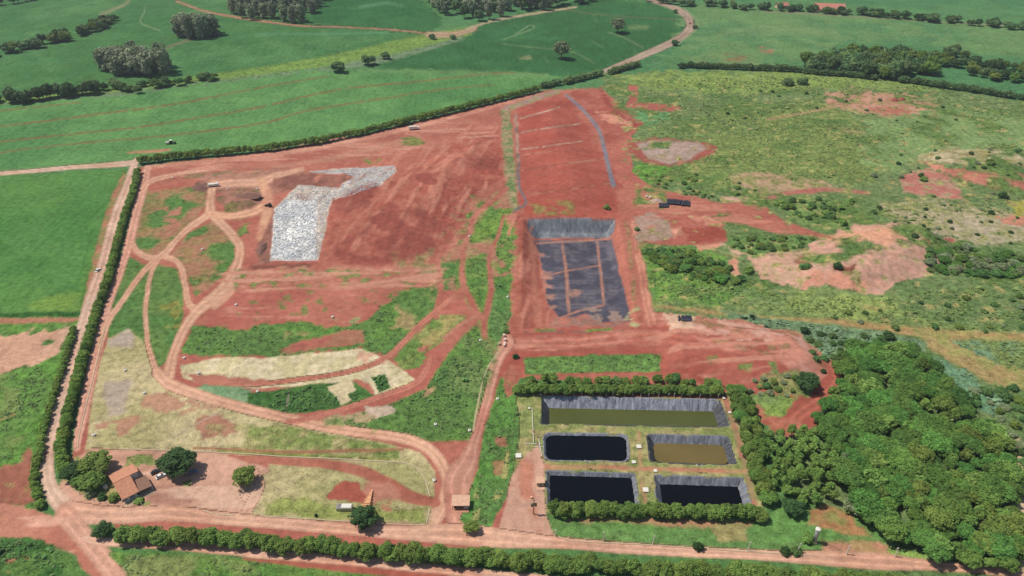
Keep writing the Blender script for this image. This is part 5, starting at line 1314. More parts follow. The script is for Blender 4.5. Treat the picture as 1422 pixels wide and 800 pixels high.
belt([(905, 4), (960, 8), (1010, 10), (1060, 14)], 11, 4, ['far'], (5, 8), (7, 12), 'tree in the belt left of the far farmhouses', 'belt left of the farmhouses')
belt([(1062, 14), (1110, 16), (1170, 19), (1230, 24), (1290, 30), (1360, 36), (1430, 42)], 6.5, 5, ['far', 'far', 'dark', 'bush'], (4.5, 8), (7, 13), 'tree in the belt along the far edge of the pasture', 'belt beyond the pasture')
for p in fill([(1112, 92), (1140, 86), (1180, 78), (1240, 80), (1290, 88), (1296, 108), (1240, 112), (1180, 106), (1120, 98)], 100, 5.5, 21):
    tree('grove_tree', 'tree of the dense grey green grove behind the hedge', 'tree', random.choice(['far', 'far', 'olive', 'far']), p, U_(6, 9.5), U_(12, 19), 'dense grove behind the hedge', lift=0.05)
for p in fill([(1285, 78), (1320, 72), (1350, 84), (1420, 98), (1424, 116), (1370, 112), (1310, 96)], 36, 7, 22):
    tree('grove_tree', 'tree of the loose grove right of the dense one', 'tree', random.choice(['far', 'dark', 'olive']), p, U_(4.5, 8), U_(7, 12), 'loose grove at the right edge', lift=0.05)

# ------------------------------------------------------------------ low plants as ground cover
def cover(name, polys, dens, size, key, seed, flat_=0.5):
    g = np.random.default_rng(seed); Vv = []; n_tot = 0
    pts = []
    for pl, dn in polys:
        wp = [(P(u, v).x, P(u, v).y) for u, v in pl]
        xs = [p[0] for p in wp]; yy = [p[1] for p in wp]
        A = (max(xs) - min(xs)) * (max(yy) - min(yy)); n = int(A * dens * dn)
        x = g.uniform(min(xs), max(xs), n); y = g.uniform(min(yy), max(yy), n)
        k = poly_sdf(x, y, wp) > 0
        k &= fbm(x, y, 14.0, seed + 5, 3) + g.normal(size=n) * 0.06 > 0.46
        x, y = x[k], y[k]
        jj = np.clip(np.searchsorted(YS, y), 0, nr - 1); ii = np.clip(np.searchsorted(SS, x / HW[jj]), 0, nc - 1)
        ok = VEG.reshape(nr, nc)[jj, ii] > 0.7
        pts.append(np.stack([x[ok], y[ok]], 1))
    pts = np.concatenate(pts); n = len(pts)
    z = surf(pts[:, 0], pts[:, 1])
    s = size * np.exp(g.normal(size=n) * 0.4)
    # each clump: 7 leafy faces round a low dome
    m = 7
    d = g.normal(size=(n, m, 3)); d[:, :, 2] = np.abs(d[:, :, 2]) + 0.2; d /= np.linalg.norm(d, axis=2)[:, :, None]
    pos = d * s[:, None, None] * np.array([1, 1, 0.9]) * g.uniform(0.5, 1.0, (n, m, 1))
    nrm = d * 0.6 + np.array([0, 0, 0.9]) + g.normal(size=(n, m, 3)) * 0.3; nrm /= np.linalg.norm(nrm, axis=2)[:, :, None]
    t = np.cross(nrm, g.normal(size=(n, m, 3))); t /= np.linalg.norm(t, axis=2)[:, :, None] + 1e-9
    b = np.cross(nrm, t); ls = (s[:, None, None] * g.uniform(0.45, 0.8, (n, m, 1)))
    C = np.stack([pts[:, 0], pts[:, 1], z + 0.05 * s], 1)[:, None, :]
    q = np.stack([C + pos - t * ls, C + pos - b * ls, C + pos + t * ls, C + pos + b * ls], 2).reshape(-1, 3)
    F = np.arange(n * m * 4).reshape(-1, 4)
    lv = np.repeat(np.clip(0.5 + g.normal(size=n) * 0.28, 0, 1), m)
    me = np_mesh(name, q, F, LM[key], False, {'lv': ('FLOAT', 'FACE', lv)})
    tag(link(bpy.data.objects.new(name, me)), kind='stuff')
LM['scrub'] = leaf_mat('leaf_scrub', (112, 132, 76), 0.0, 0.3)
LM['weeds'] = leaf_mat('leaf_weeds', (98, 122, 74), 0.0, 0.36)
LM['darkweeds'] = leaf_mat('leaf_dark_weeds', (76, 108, 60), 0.0, 0.4)
LM['bluescrub'] = leaf_mat('leaf_blue_scrub', (108, 132, 102), 0.0, 0.35)
cover('scrub', [([(900, 112), (1100, 104), (1250, 114), (1422, 145), (1422, 210), (1250, 210), (1210, 250), (1000, 262), (930, 240)], 0.5),
                ([(905, 400), (1000, 395), (1200, 412), (1422, 395), (1422, 460), (1280, 455), (1150, 440), (1000, 425)], 1.0),
                ([(1200, 290), (1422, 270), (1422, 340), (1260, 335)], 0.6), ([(1320, 472), (1440, 474), (1440, 580), (1400, 560)], 1.0)], 0.34, 0.55, 'scrub', 3)
cover('blue_scrub', [([(1000, 436), (1100, 448), (1200, 462), (1280, 474), (1270, 490), (1180, 476), (1140, 496), (1110, 464), (1050, 452)], 1.0),
                     ([(1290, 497), (1340, 515), (1395, 560), (1380, 580), (1335, 560), (1300, 520)], 1.0)], 0.35, 0.75, 'bluescrub', 5)
cover('weeds', [([(440, 588), (545, 562), (606, 520), (660, 455), (690, 482), (672, 545), (650, 610), (545, 604)], 1.0), ([(694, 530), (714, 528), (722, 600), (702, 690), (660, 740), (652, 690), (672, 600)], 0.6),
                ([(0, 526), (70, 505), (45, 600), (38, 640), (0, 640)], 1.2), ([(0, 748), (88, 765), (120, 800), (0, 830)], 1.2), ([(160, 770), (330, 778), (600, 812), (200, 830)], 1.0),
                ([(270, 455), (400, 447), (545, 405), (608, 402), (560, 486), (400, 493), (258, 490)], 0.6), ([(645, 355), (712, 320), (708, 440), (690, 478), (655, 420)], 0.6),
                ([(732, 499), (914, 494), (914, 515), (732, 519)], 0.8), ([(890, 345), (960, 342), (1050, 395), (1000, 422), (908, 415)], 1.0)], 0.5, 0.38, 'weeds', 7)
cover('dark_weeds', [([(346, 546), (458, 534), (510, 555), (420, 572), (346, 563)], 1.5), ([(518, 525), (534, 522), (540, 537), (526, 544)], 1.5), ([(560, 540), (640, 490), (660, 560), (600, 590)], 0.6),
                     ([(0, 750), (60, 756), (100, 780), (60, 790), (0, 770)], 1.0)], 0.45, 0.5, 'darkweeds', 9)
# loose stones of the white rubble cover
g = np.random.default_rng(77)
wp = [(P(u, v).x, P(u, v).y) for u, v in RUB]
xs = [p[0] for p in wp]; yy = [p[1] for p in wp]; n = 30000
x = g.uniform(min(xs), max(xs), n); y = g.uniform(min(yy), max(yy), n); k = poly_sdf(x, y, wp) > 0.6
x, y = x[k], y[k]; n = len(x); z = surf(x, y); s = 0.22 * np.exp(g.normal(size=n) * 0.45)
OV = np.array([(1, 0, 0), (0, 1, 0), (-1, 0, 0), (0, -1, 0), (0, 0, 1.0), (0, 0, -0.6)]); OF = np.array([(0, 1, 4), (1, 2, 4), (2, 3, 4), (3, 0, 4), (1, 0, 5), (2, 1, 5), (3, 2, 5), (0, 3, 5)])
vv = (OV[None] * (s[:, None, None] * g.uniform(0.6, 1.4, (n, 6, 1)))) + np.stack([x, y, z + 0.15], 1)[:, None, :]
ff = (OF[None] + (np.arange(n) * 6)[:, None, None]).reshape(-1, 3)
LM['stone'] = leaf_mat('rubble_stone', (204, 201, 198), 0.0, 0.5, trans=0.0)
me = np_mesh('loose_rubble', vv.reshape(-1, 3), ff, LM['stone'], False, {'lv': ('FLOAT', 'FACE', np.repeat(g.random(n), 8))})
tag(link(bpy.data.objects.new('loose_rubble', me)), kind='stuff')

# ------------------------------------------------------------------ buildings
MW = simple_mat('white_paint', (226, 222, 214), 0.7, 0.06, 2)
MWG = simple_mat('grey_wall', (176, 172, 168), 0.8, 0.1, 1)
MCONC = simple_mat('concrete', (190, 172, 146), 0.9, 0.15, 1.2)
MDARKGL = simple_mat('dark_glass', (34, 40, 52), 0.15, 0.05, 1, spec=0.6)
MBLUE = simple_mat('blue_grey_shutter', (120, 136, 150), 0.5, 0.08, 2)
MBROWN = simple_mat('brown_sheet', (138, 104, 88), 0.8, 0.12, 1)
MTIMB = simple_mat('timber', (150, 118, 88), 0.85, 0.15, 2)
MSTEEL = simple_mat('galvanised_steel', (178, 180, 182), 0.45, 0.1, 1, metal=0.5, spec=0.5)
MBLACK = simple_mat('black_rubber', (34, 34, 36), 0.8, 0.1, 3)
MNAVY = simple_mat('dark_blue_plastic', (36, 38, 58), 0.6, 0.12, 2, spec=0.5)

def tile_mat(name, rgb, period=0.3, ax='Y'):
    m, nt, b, out = new_mat(name)
    tc = nt.nodes.new('ShaderNodeTexCoord')
    w = nt.nodes.new('ShaderNodeTexWave'); w.bands_direction = ax; w.inputs['Scale'].default_value = 0.5 / period; w.inputs['Distortion'].default_value = 0.6; w.inputs['Detail'].default_value = 2
    nt.links.new(tc.outputs['Object'], w.inputs[0])
    n = noise_node(nt, 0.9, 4); n2 = noise_node(nt, 6.0, 3)
    f = math_node(nt, 'MULTIPLY', maprange(nt, n.outputs[0], 0.3, 0.7, 0.84, 1.14), maprange(nt, w.outputs['Fac'], 0, 1, 0.86, 1.08))
    f = math_node(nt, 'MULTIPLY', f, maprange(nt, n2.outputs[0], 0.3, 0.7, 0.9, 1.1))
    nt.links.new(mulcol(nt, alb(rgb), f), b.inputs['Base Color']); b.inputs['Roughness'].default_value = 0.85
    bp = nt.nodes.new('ShaderNodeBump'); bp.inputs['Strength'].default_value = 0.5; bp.inputs['Distance'].default_value = 0.08
    nt.links.new(w.outputs['Fac'], bp.inputs['Height']); nt.links.new(bp.outputs[0], b.inputs['Normal'])
    return m
MTILE = tile_mat('clay_tile', (206, 146, 118), 0.3, 'X')
MTILE2 = tile_mat('faded_tile', (222, 180, 154), 0.4, 'X')
MTILE3 = tile_mat('salmon_tile', (196, 134, 116), 0.5, 'X')

def gable_house(label, loc, rz, L, Wd, eave, ridge, roofm, wallm, over=0.6, windows=(), doors=(), cut=0.0, name='house'):
    """length L along x, width Wd along y, ridge along x"""
    root = thing(name, label, 'house', loc, rz)
    hl, hw = L / 2, Wd / 2
    w = MB()
    w.prism([(0, -0.4), (hw, -0.4), (hw, eave), (0, ridge - 0.12)], -hl, hl)
    w.prism([(-hw, -0.4), (-0.003, -0.4), (-0.003, ridge - 0.12), (-hw, eave)], -hl + 0.003, hl - cut - 0.003); w.build('wall', wallm, root)
    r = MB(); sl = (ridge - eave) / hw; t = 0.16
    for s in (-1, 1):
        e = hw + over; ze = ridge - sl * e
        xr = hl + over - (cut if s < 0 else 0)
        vs = [(-hl - over, 0, ridge), (xr, 0, ridge), (xr, s * e, ze), (-hl - over, s * e, ze)]
        r.add(vs + [(a, b, c + t) for a, b, c in vs], [(0, 1, 2, 3), (4, 7, 6, 5), (0, 4, 5, 1), (1, 5, 6, 2), (2, 6, 7, 3), (3, 7, 4, 0)])
    ro = r.build('roof', roofm, root)
    cap = MB(); cap.tube([(-hl - over, 0, ridge + t), (hl + over, 0, ridge + t)], 0.16, 8); cap.build('ridge_cap', roofm, ro)
    for (side, c, wd, z0, z1, m) in windows:
        b = MB(); f = MB(); q = 0.06
        if side in '-+':
            y = (-hw - 0.05, -hw + 0.05) if side == '-' else (hw - 0.05, hw + 0.05)
            f.box(c - wd / 2 - q, c + wd / 2 + q, y[0] + 0.01, y[1] - 0.01, z0 - q, z1 + q); b.box(c - wd / 2, c + wd / 2, y[0] - 0.02, y[1] + 0.02, z0, z1)
        else:
            x = (hl - 0.05, hl + 0.05) if side == 'r' else (-hl - 0.05, -hl + 0.05)
            f.box(x[0] + 0.01, x[1] - 0.01, c - wd / 2 - q, c + wd / 2 + q, z0 - q, z1 + q); b.box(x[0] - 0.02, x[1] + 0.02, c - wd / 2, c + wd / 2, z0, z1)
        fr = f.build('window', MW, root); b.build('pane', m, fr)
    for (side, c, wd, z1, m) in doors:
        b = MB()
        if side == '-': b.box(c - wd / 2, c + wd / 2, -hw - 0.06, -hw + 0.05, 0, z1)
        else: b.box(hl - 0.05, hl + 0.06, c - wd / 2, c + wd / 2, 0, z1)
        d = b.build('door', m, root)
    return root
# main house
A = Vector((*flat(150, 660, 3.0), 0)); Bp = Vector((*flat(184.5, 643.5, 3.0), 0)); Cc = Vector((*flat(172, 693, 3.0), 0))
ax = (Bp - A); Lr = ax.length; ang = math.atan2(ax.y, ax.x)
wdv = (Cc - A); nrm2 = Vector((ax.y, -ax.x, 0)).normalized(); Wr = wdv.dot(nrm2)
ctr = A + ax / 2 + nrm2 * Wr / 2
hs = gable_house('orange tiled house at the bend of the left road', (ctr.x, ctr.y, 0), ang, Lr - 1.2, Wr - 1.2, 3.0, 5.3, MTILE, MW, 0.6, cut=3.4,
                 windows=[('-', -4.2, 2.0, 1.0, 2.1, MBLUE), ('-', -1.2, 2.0, 1.0, 2.1, MBLUE), ('-', 1.4, 1.4, 1.0, 2.1, MDARKGL), ('r', 3.5, 1.6, 1.0, 2.1, MDARKGL), ('l', 2.0, 1.6, 1.0, 2.1, MDARKGL)],
                 doors=[('r', 1.0, 1.0, 2.1, MTIMB)])
pm = MB(); x0, x1 = Lr / 2 - 3.9, Lr / 2 + 1.9; yA, yB = -Wr / 2 - 0.1, -0.9
pm.add([(x0, yA, 2.95), (x1, yA, 2.5), (x1, yB, 2.5), (x0, yB, 2.95), (x0, yA, 3.05), (x1, yA, 2.6), (x1, yB, 2.6), (x0, yB, 3.05)],
       [(0, 3, 2, 1), (4, 5, 6, 7), (0, 1, 5, 4), (1, 2, 6, 5), (2, 3, 7, 6), (3, 0, 4, 7)])
po = pm.build('porch_roof', MBROWN, hs)
for yy_ in (yA + 0.3, (yA + yB) / 2, yB - 0.3):
    b = MB(); b.box(x1 - 0.3, x1 - 0.12, yy_ - 0.09, yy_ + 0.09, -0.3, 2.52); b.build('post', MW, po)
b = MB(); b.box(-Lr / 2 + 0.6, x1, -Wr / 2 - 1.6, -Wr / 2 + 0.5, -0.3, 0.18); b.box(Lr / 2 - 4.0, x1, -Wr / 2 + 0.5, yB, -0.3, 0.18); b.build('terrace', MCONC, hs)
bush_water = thing('water_tank', 'white round water tank in the garden left of the tiled house', 'tank', P(147, 678))
b = MB(); b.tube([(0, 0, -0.2), (0, 0, 0.5), (0, 0, 1.5)], [0.8, 0.85, 0.9], 16); b.build('tank_body', MW, bush_water)
b = MB(); b.tube([(0, 0, 1.5), (0, 0, 1.6), (0, 0, 1.75)], [0.96, 0.96, 0.4], 16); b.build('lid', MW, bush_water)

# kiosk
kp = P(640, 706); root = thing('kiosk', 'open fronted kiosk with flat pinkish tiled roof beside the curving track', 'kiosk', (kp.x, kp.y, 0), 0.0)
b = MB(); b.box(-3.0, -2.8, -0.2, 2.6, -0.3, 2.5); b.box(2.8, 3.0, -0.2, 2.6, -0.3, 2.5); b.box(-2.8, 2.8, 2.4, 2.6, -0.3, 2.5); b.box(1.2, 2.8, -0.2, 0.0, -0.3, 2.5); b.build('wall', MW, root)
b = MB(); b.add([(-3.7, -1.0, 2.55), (3.7, -1.0, 2.55), (3.7, 4.2, 3.2), (-3.7, 4.2, 3.2), (-3.7, -1.0, 2.72), (3.7, -1.0, 2.72), (3.7, 4.2, 3.37), (-3.7, 4.2, 3.37)],
          [(0, 3, 2, 1), (4, 5, 6, 7), (0, 1, 5, 4), (1, 2, 6, 5), (2, 3, 7, 6), (3, 0, 4, 7)]); b.build('roof', MTILE2, root)
b = MB(); b.box(-3.3, 3.3, -2.2, 2.8, -0.3, 0.12); b.build('floor_slab', simple_mat('red_screed', (196, 140, 116), 0.9), root)
for xx in (-3.3, 3.3):
    b = MB(); b.box(xx - 0.09, xx + 0.09, -0.9, -0.72, 0.1, 2.58); b.build('post', MTIMB, root)
b = MB(); b.box(1.5, 2.5, -0.24, -0.18, 1.0, 1.9); b.build('window', MBLUE, root)
# pump hut
kp = P(750, 672); root = thing('pump_hut', 'small pink roofed pump hut at the corner of the lower ponds', 'hut', (kp.x, kp.y, 0), 0.05)
b = MB(); b.box(-1.5, 1.5, -1.5, 1.5, -0.3, 2.3); b.build('wall', MCONC, root)
b = MB(); b.box(-1.9, 1.9, -1.8, 1.9, 2.3, 2.5, 0.05); b.build('roof', MTILE2, root)
b = MB(); b.box(-0.5, 0.5, -1.56, -1.48, 0, 2.0); b.build('door', MBLUE, root)
b = MB(); b.box(-1.6, 1.8, -3.4, -1.5, -0.3, 0.2); b.build('step', MTILE2, root)
# storage container on the lawn
kp = P(479, 707); root = thing('storage_container', 'long grey and white metal box on the lawn beside the round tree', 'container', (kp.x, kp.y, 0), 0.0)
b = MB(); b.box(-3.2, 3.2, -1.25, 1.25, 0.15, 1.9, 0.05); b.build('body', MSTEEL, root)
b = MB(); b.box(-1.2, 2.9, -1.1, 1.1, 1.9, 2.15, 0.04); b.build('roof_panel', MW, root)
b = MB(); b.box(-2.9, -1.5, -1.0, 1.0, 1.9, 1.98); b.build('hatch', simple_mat('dull_grey', (130, 126, 124)), root)
b = MB(); b.box(-2.9, -2.4, -1.2, 1.2, -0.3, 0.15); b.box(2.4, 2.9, -1.2, 1.2, -0.3, 0.15); b.build('skid', MCONC, root)
# brick pile
kp = P(513, 694); root = thing('brick_pile', 'narrow heap of orange bricks tapering away behind the round tree', 'pile', (kp.x, kp.y, 0), rad(85))
gg = random.Random(4); b = MB()
for i in range(26):
    x = -4.8 + i * 0.38; w_ = 1.15 * (1 - max(0, (i - 6)) / 26); h_ = (1.7 - 0.04 * i) * gg.uniform(0.75, 1.1)
    M = Matrix.Translation((x, gg.uniform(-.12, .12), 0)) @ Matrix.Rotation(gg.uniform(-.15, .15), 4, 'Z')
    b.box(-0.24, 0.24, -w_, w_, -0.2, h_, M=M)
b.build('stacked_bricks', simple_mat('orange_brick', (224, 166, 126), 0.9, 0.25, 2.5), root)
b = MB()
for i in range(10):
    M = Matrix.Translation((gg.uniform(-4.5, 1), gg.choice((-1, 1)) * gg.uniform(1.2, 1.9), 0)) @ Matrix.Rotation(gg.uniform(0, 3), 4, 'Z')
    b.box(-0.3, 0.3, -0.2, 0.2, -0.1, gg.uniform(0.2, 0.6), M=M)
b.build('fallen_bricks', simple_mat('pale_brick', (214, 160, 122), 0.9, 0.25, 2.5), root)
# far farmhouses
p1 = P(1150, 15); gable_house('far farmhouse with a broad salmon roof behind the trees', p1, -0.15, 40, 24, 5, 10.5, MTILE3, simple_mat('cream_wall', (214, 190, 150)), 1.2, windows=[('-', -8, 3, 1.2, 3.2, MDARKGL), ('-', 4, 3, 1.2, 3.2, MDARKGL)], doors=[('-', -1, 2, 3, MTIMB)])
p1 = P(1085, 11); gable_house('small far house with a pale front left of the farmhouse', p1, 0.3, 16, 12, 4.5, 7.5, MTILE3, simple_mat('pale_wall', (220, 190, 160)), 0.8, windows=[('-', 1, 3, 1.2, 3.0, simple_mat('red_shutter', (160, 84, 70)))], doors=[('-', -4, 1.5, 2.6, MTIMB)])

# ------------------------------------------------------------------ vehicles
def wheel_parts(root, xs, y, r, wdt=0.24):
    for x in xs:
        for s in (-1, 1):
            t = MB(); t.tube([(x, s * (y - wdt), r), (x, s * y, r)], r, 16); w = t.build('wheel', MBLACK, root)
            h = MB(); h.tube([(x, s * (y - 0.02), r), (x, s * (y + 0.02), r)], r * 0.6, 12); h.build('rim', MSTEEL, w)
def car(label, pos, rz, rgb, L=4.3, group=None, cat='car'):
    root = thing('parked_car' if 'parked' in label else 'car', label, cat, pos, rz, group)
    paint = simple_mat('car_paint', rgb, 0.3, 0.03, 1, spec=0.6)
    hl = L / 2; w = 0.86
    b = MB(); prof = [(-hl, 0.35), (-hl, 0.72), (-hl + 0.5, 0.9), (-hl + 1.0, 0.94), (hl - 1.3, 0.92), (hl - 0.2, 0.74), (hl, 0.6), (hl, 0.35)]
    n = len(prof)
    vs = [(x, -w, z) for x, z in prof] + [(x, w, z) for x, z in prof]
    b.add(vs, [tuple(range(n)), tuple(range(n, 2 * n))[::-1]] + [(i, n + i, n + (i + 1) % n, (i + 1) % n) for i in range(n)]); b.build('body', paint, root)
    c = MB(); base = [(-hl + 0.35, w * 0.94, 0.93), (hl - 1.2, w * 0.94, 0.925)]; top = [(-hl + 0.95, w * 0.76, 1.42), (hl - 2.0, w * 0.76, 1.42)]
    vs = []
    for x, yv, z in base + top: vs += [(x, -yv, z), (x, yv, z)]
    c.add(vs, [(0, 1, 5, 4), (2, 6, 7, 3), (0, 4, 6, 2), (1, 3, 7, 5)]); c.build('windows', MDARKGL, root)
    r = MB(); r.box(-hl + 0.9, hl - 1.95, -w * 0.78, w * 0.78, 1.41, 1.47, 0.02); r.build('roof', paint, root)
    wheel_parts(root, (-hl + 0.8, hl - 0.85), w, 0.32)
    for s in (-1, 1):
        h = MB(); h.box(hl - 0.12, hl + 0.02, s * 0.62 - 0.16, s * 0.62 + 0.16, 0.58, 0.7); h.build('headlight', MW, root)
    return root
def truck(label, pos, rz, cab=(230, 230, 228), bodyc=(224, 222, 214), L=8.5, H=3.0):
    root = thing('truck', label, 'truck', pos, rz)
    hl = L / 2
    b = MB(); b.box(-hl, hl, -0.5, 0.5, 0.6, 0.9); b.build('chassis', MBLACK, root)
    b = MB(); b.box(hl - 2.0, hl, -1.15, 1.15, 0.7, 2.7, 0.12); c = b.build('cab', simple_mat('cab_paint', cab, 0.35, 0.04), root)
    b = MB(); b.box(hl - 0.1, hl + 0.03, -1.0, 1.0, 1.7, 2.4); b.build('windscreen', MDARKGL, c)
    b = MB(); b.box(-hl, hl - 2.2, -1.25, 1.25, 0.92, H, 0.05); b.build('load_box', simple_mat('truck_box', bodyc, 0.5, 0.06), root)
    wheel_parts(root, (-hl + 1.2, -hl + 2.4, hl - 1.1), 1.2, 0.5, 0.35)
    return root
dh = ang
car('black parked car nearest the house', P(217, 656), rad(42), (22, 24, 30))
car('white parked car beside the black one', P(224, 662), rad(42), (232, 234, 236))
car('blue grey parked car in the shade under the dark tree', P(268, 657), rad(20), (110, 130, 160))
car('white car driving on the road left of the tall hedge', P(136.5, 376), rad(80), (236, 236, 234))
car('tiny white car on the bend of the far farm road', P(950, 23), rad(120), (236, 236, 232))
car('tiny red car on the far farm road below the white one', P(958, 33), rad(110), (190, 60, 56))
truck('white truck at the dark heap on the upper left track', P(297, 259), rad(10), L=8.0, H=2.4)
truck('white box truck beside the far boundary hedge', P(575, 180), rad(12), L=9.0, H=3.4, bodyc=(236, 228, 214))
def tractor(label, pos, rz, col, cabc):
    root = thing('tractor', label, 'tractor', pos, rz)
    b = MB(); b.box(-1.0, 2.0, -0.5, 0.5, 0.8, 1.6, 0.1); b.build('engine_hood', simple_mat('tractor_paint', col, 0.5), root)
    b = MB(); b.box(-1.6, 0.0, -0.8, 0.8, 1.3, 2.6, 0.06); c = b.build('cab', MDARKGL, root)
    b = MB(); b.box(-1.7, 0.1, -0.9, 0.9, 2.6, 2.75, 0.04); b.build('cab_roof', simple_mat('cab_roof_paint', cabc, 0.5), c)
    for x, r in ((-0.9, 0.85), (1.5, 0.5)):
        for s in (-1, 1):
            t = MB(); t.tube([(x, s * 0.7, r), (x, s * 1.15, r)], r, 18); w = t.build('wheel', MBLACK, root)
    return root
tt = tractor('black wheel loader at the edge of the white rubble', P(374, 287), rad(160), (40, 36, 34), (44, 40, 40))
b = MB(); b.prism([(-1.2, 0.1), (1.2, 0.1), (1.2, 1.0), (-1.2, 1.0)], 2.6, 3.2); b.build('bucket', MBLACK, tt)
b = MB(); b.tube([(0.8, -0.6, 1.5), (2.0, -0.6, 1.6), (2.7, -0.6, 0.6)], 0.12, 6); b.tube([(0.8, 0.6, 1.5), (2.0, 0.6, 1.6), (2.7, 0.6, 0.6)], 0.12, 6); b.build('lift_arm', MBLACK, tt)
tt = tractor('small tractor with a pale roof at the edge of the striped field', P(240, 200), rad(15), (90, 120, 84), (226, 232, 214))
tt.scale = (1.3, 1.3, 1.3)
b = MB(); b.box(-4.2, -1.9, -1.0, 1.0, 0.6, 1.7, 0.15); b.build('spray_tank', simple_mat('tank_plastic', (200, 196, 186), 0.5), tt)

# ------------------------------------------------------------------ heaps, rolls and sacks
def copy_thing(src, loc, rz=None, label=None):
    r = src.copy(); COL.objects.link(r); r.location = loc
    if rz is not None: r.rotation_euler = (0, 0, rz)
    if label: r['label'] = label
    for ch in src.children:
        c = ch.copy(); COL.objects.link(c); c.parent = r
        for g_ in ch.children:
            d = g_.copy(); COL.objects.link(d); d.parent = c
    return r
def roll(label, loc, rz, grp, L=7.5, r=0.62):
    root = thing('liner_roll', label, 'roll', loc, rz, grp)
    b = MB(); b.tube([(-L / 2, 0, r), (0, 0, r * 0.98), (L / 2, 0, r)], r, 16); b.build('sheet_roll', MNAVY, root, True)
    b = MB(); b.tube([(-L / 2 - 0.08, 0, r), (L / 2 + 0.08, 0, r)], r * 0.3, 10); b.build('core', MBLACK, root)
    return root
a0 = P(927, 281); r0_ = roll('dark blue liner roll in the long stack on the red track', a0, rad(75), 'long stack of liner rolls')
for k in range(1, 13):
    copy_thing(r0_, (a0.x + 1.25 * k, a0.y - 0.32 * k + U_(-.3, .3), a0.z + (0.2 if k % 2 else 0)), rad(75 + U_(-6, 6)))
a0 = P(916, 286); r0_ = roll('dark liner roll in the short stack in front of the grey heap', a0, rad(80), 'short stack of liner rolls', L=6)
for k in range(1, 6): copy_thing(r0_, (a0.x + 1.22 * k, a0.y + U_(-.3, .1), a0.z), rad(80 + U_(-6, 6)))
a0 = P(943, 444); r0_ = roll('black liner roll lying on the pale sand by the pit road', a0, rad(78), 'black rolls on the pale sand', L=5.2, r=0.55)
for k in range(1, 8): copy_thing(r0_, (a0.x + (0.75 + 0.72 * k if k < 3 else 1.2 + 0.62 * k) * 1.15, a0.y + U_(-.2, .2), a0.z), rad(80 + U_(-3, 3)))

def heap(name, label, pos, rx, ry, h, mat, cat='heap', seed=0):
    gg = np.random.default_rng(seed); n1_, n2_ = 26, 8; vs = []
    ph = gg.uniform(0, 6, 6)
    for j in range(n2_ + 1):
        t = j / n2_
        for i in range(n1_):
            a = 2 * math.pi * i / n1_
            q = 1 + 0.13 * math.sin(2 * a + ph[0]) + 0.09 * math.sin(5 * a + ph[1]) + gg.normal() * 0.03
            vs.append((rx * q * (1 - t) * math.cos(a), ry * q * (1 - t) * math.sin(a), -0.3 + (h + 0.3) * (math.sin(t * 1.5) ** 1.1) + gg.normal() * 0.04 * h))
    F = [(j * n1_ + i, j * n1_ + (i + 1) % n1_, (j + 1) * n1_ + (i + 1) % n1_, (j + 1) * n1_ + i) for j in range(n2_) for i in range(n1_)]
    mb = MB(); mb.add(vs, F); o = mb.build(name, mat, None, True); o.location = pos
    return tag(o, label, cat)
MGH = simple_mat('grey_rubble', (186, 162, 148), 0.95, 0.35, 1.2, bump=0.8)
MRH = simple_mat('red_earth', (160, 92, 78), 0.95, 0.25, 0.8, bump=0.6)
MDH = simple_mat('dark_earth', (128, 92, 82), 0.95, 0.25, 0.8, bump=0.6)
heap('rubble_heap', 'flat grey rubble heap beside the dark rolls', P(912, 279), 4.8, 3.0, 1.8, MGH, seed=1)
heap('soil_heap', 'left one of two dark red soil heaps on the far bare patch', P(1242, 140), 4.6, 3.8, 3.4, MRH, seed=2)
heap('soil_heap', 'right one of two dark red soil heaps on the far bare patch', P(1252, 139), 4.2, 3.4, 3.0, MRH, seed=3)
heap('soil_heap', 'long dark heap behind the white truck', P(279, 262), 7.5, 3.2, 2.0, MDH, seed=4)
heap('soil_heap', 'salmon earth heap at the corner of the grey gravel', P(941, 323), 3.6, 2.8, 2.0, simple_mat('salmon_earth', (212, 152, 130), 0.95, 0.2, 0.8), seed=5)
heap('soil_heap', 'dark earth ridge left of the white rubble slope', P(364, 345), 3.4, 9.0, 2.2, MDH, seed=6)
heap('soil_heap', 'low reddish heap with weeds between the upper tracks', P(344, 272), 9, 6, 1.6, MDH, seed=8)
def sack(label, pos):
    mb = MB(); mb.box(-0.7, 0.7, -0.7, 0.7, -0.1, 1.2, 0.25); o = mb.build('bulk_sack', MW); o.location = pos; o.rotation_euler = (0, 0, U_(0, 1)); return tag(o, label, 'sack')
sack('white bulk sack farther left of the grey heap', P(898, 273.5)); sack('white bulk sack next to the grey heap', P(902.5, 275))

# drums at the track mouth
MDR = simple_mat('pink_white_plastic', (238, 204, 192), 0.5, 0.06)
def drum(label, u, v, m=MDR, r=0.75, h=1.5, name='drum', grp=None):
    mb = MB(); mb.tube([(0, 0, -0.1), (0, 0, 0.05), (0, 0, h * .33), (0, 0, h * .36), (0, 0, h * .66), (0, 0, h * .69), (0, 0, h)], [r * .95, r, r, r * 1.05, r * 1.05, r, r * .96], 14)
    o = mb.build(name, m); o.location = P(u, v); return tag(o, label, 'drum', grp)
drum('pinkish drum farthest up the row at the track mouth', 700, 467.5); drum('pinkish drum in the middle of the row at the track mouth', 701.5, 473.5)
drum('pinkish drum next to last of the row at the track mouth', 701, 478.5); drum('pinkish drum nearest the viewer in the row at the track mouth', 700.3, 481)
drum('cream drum on the grass edge left of the pink drums', 693.5, 479, MCONC)
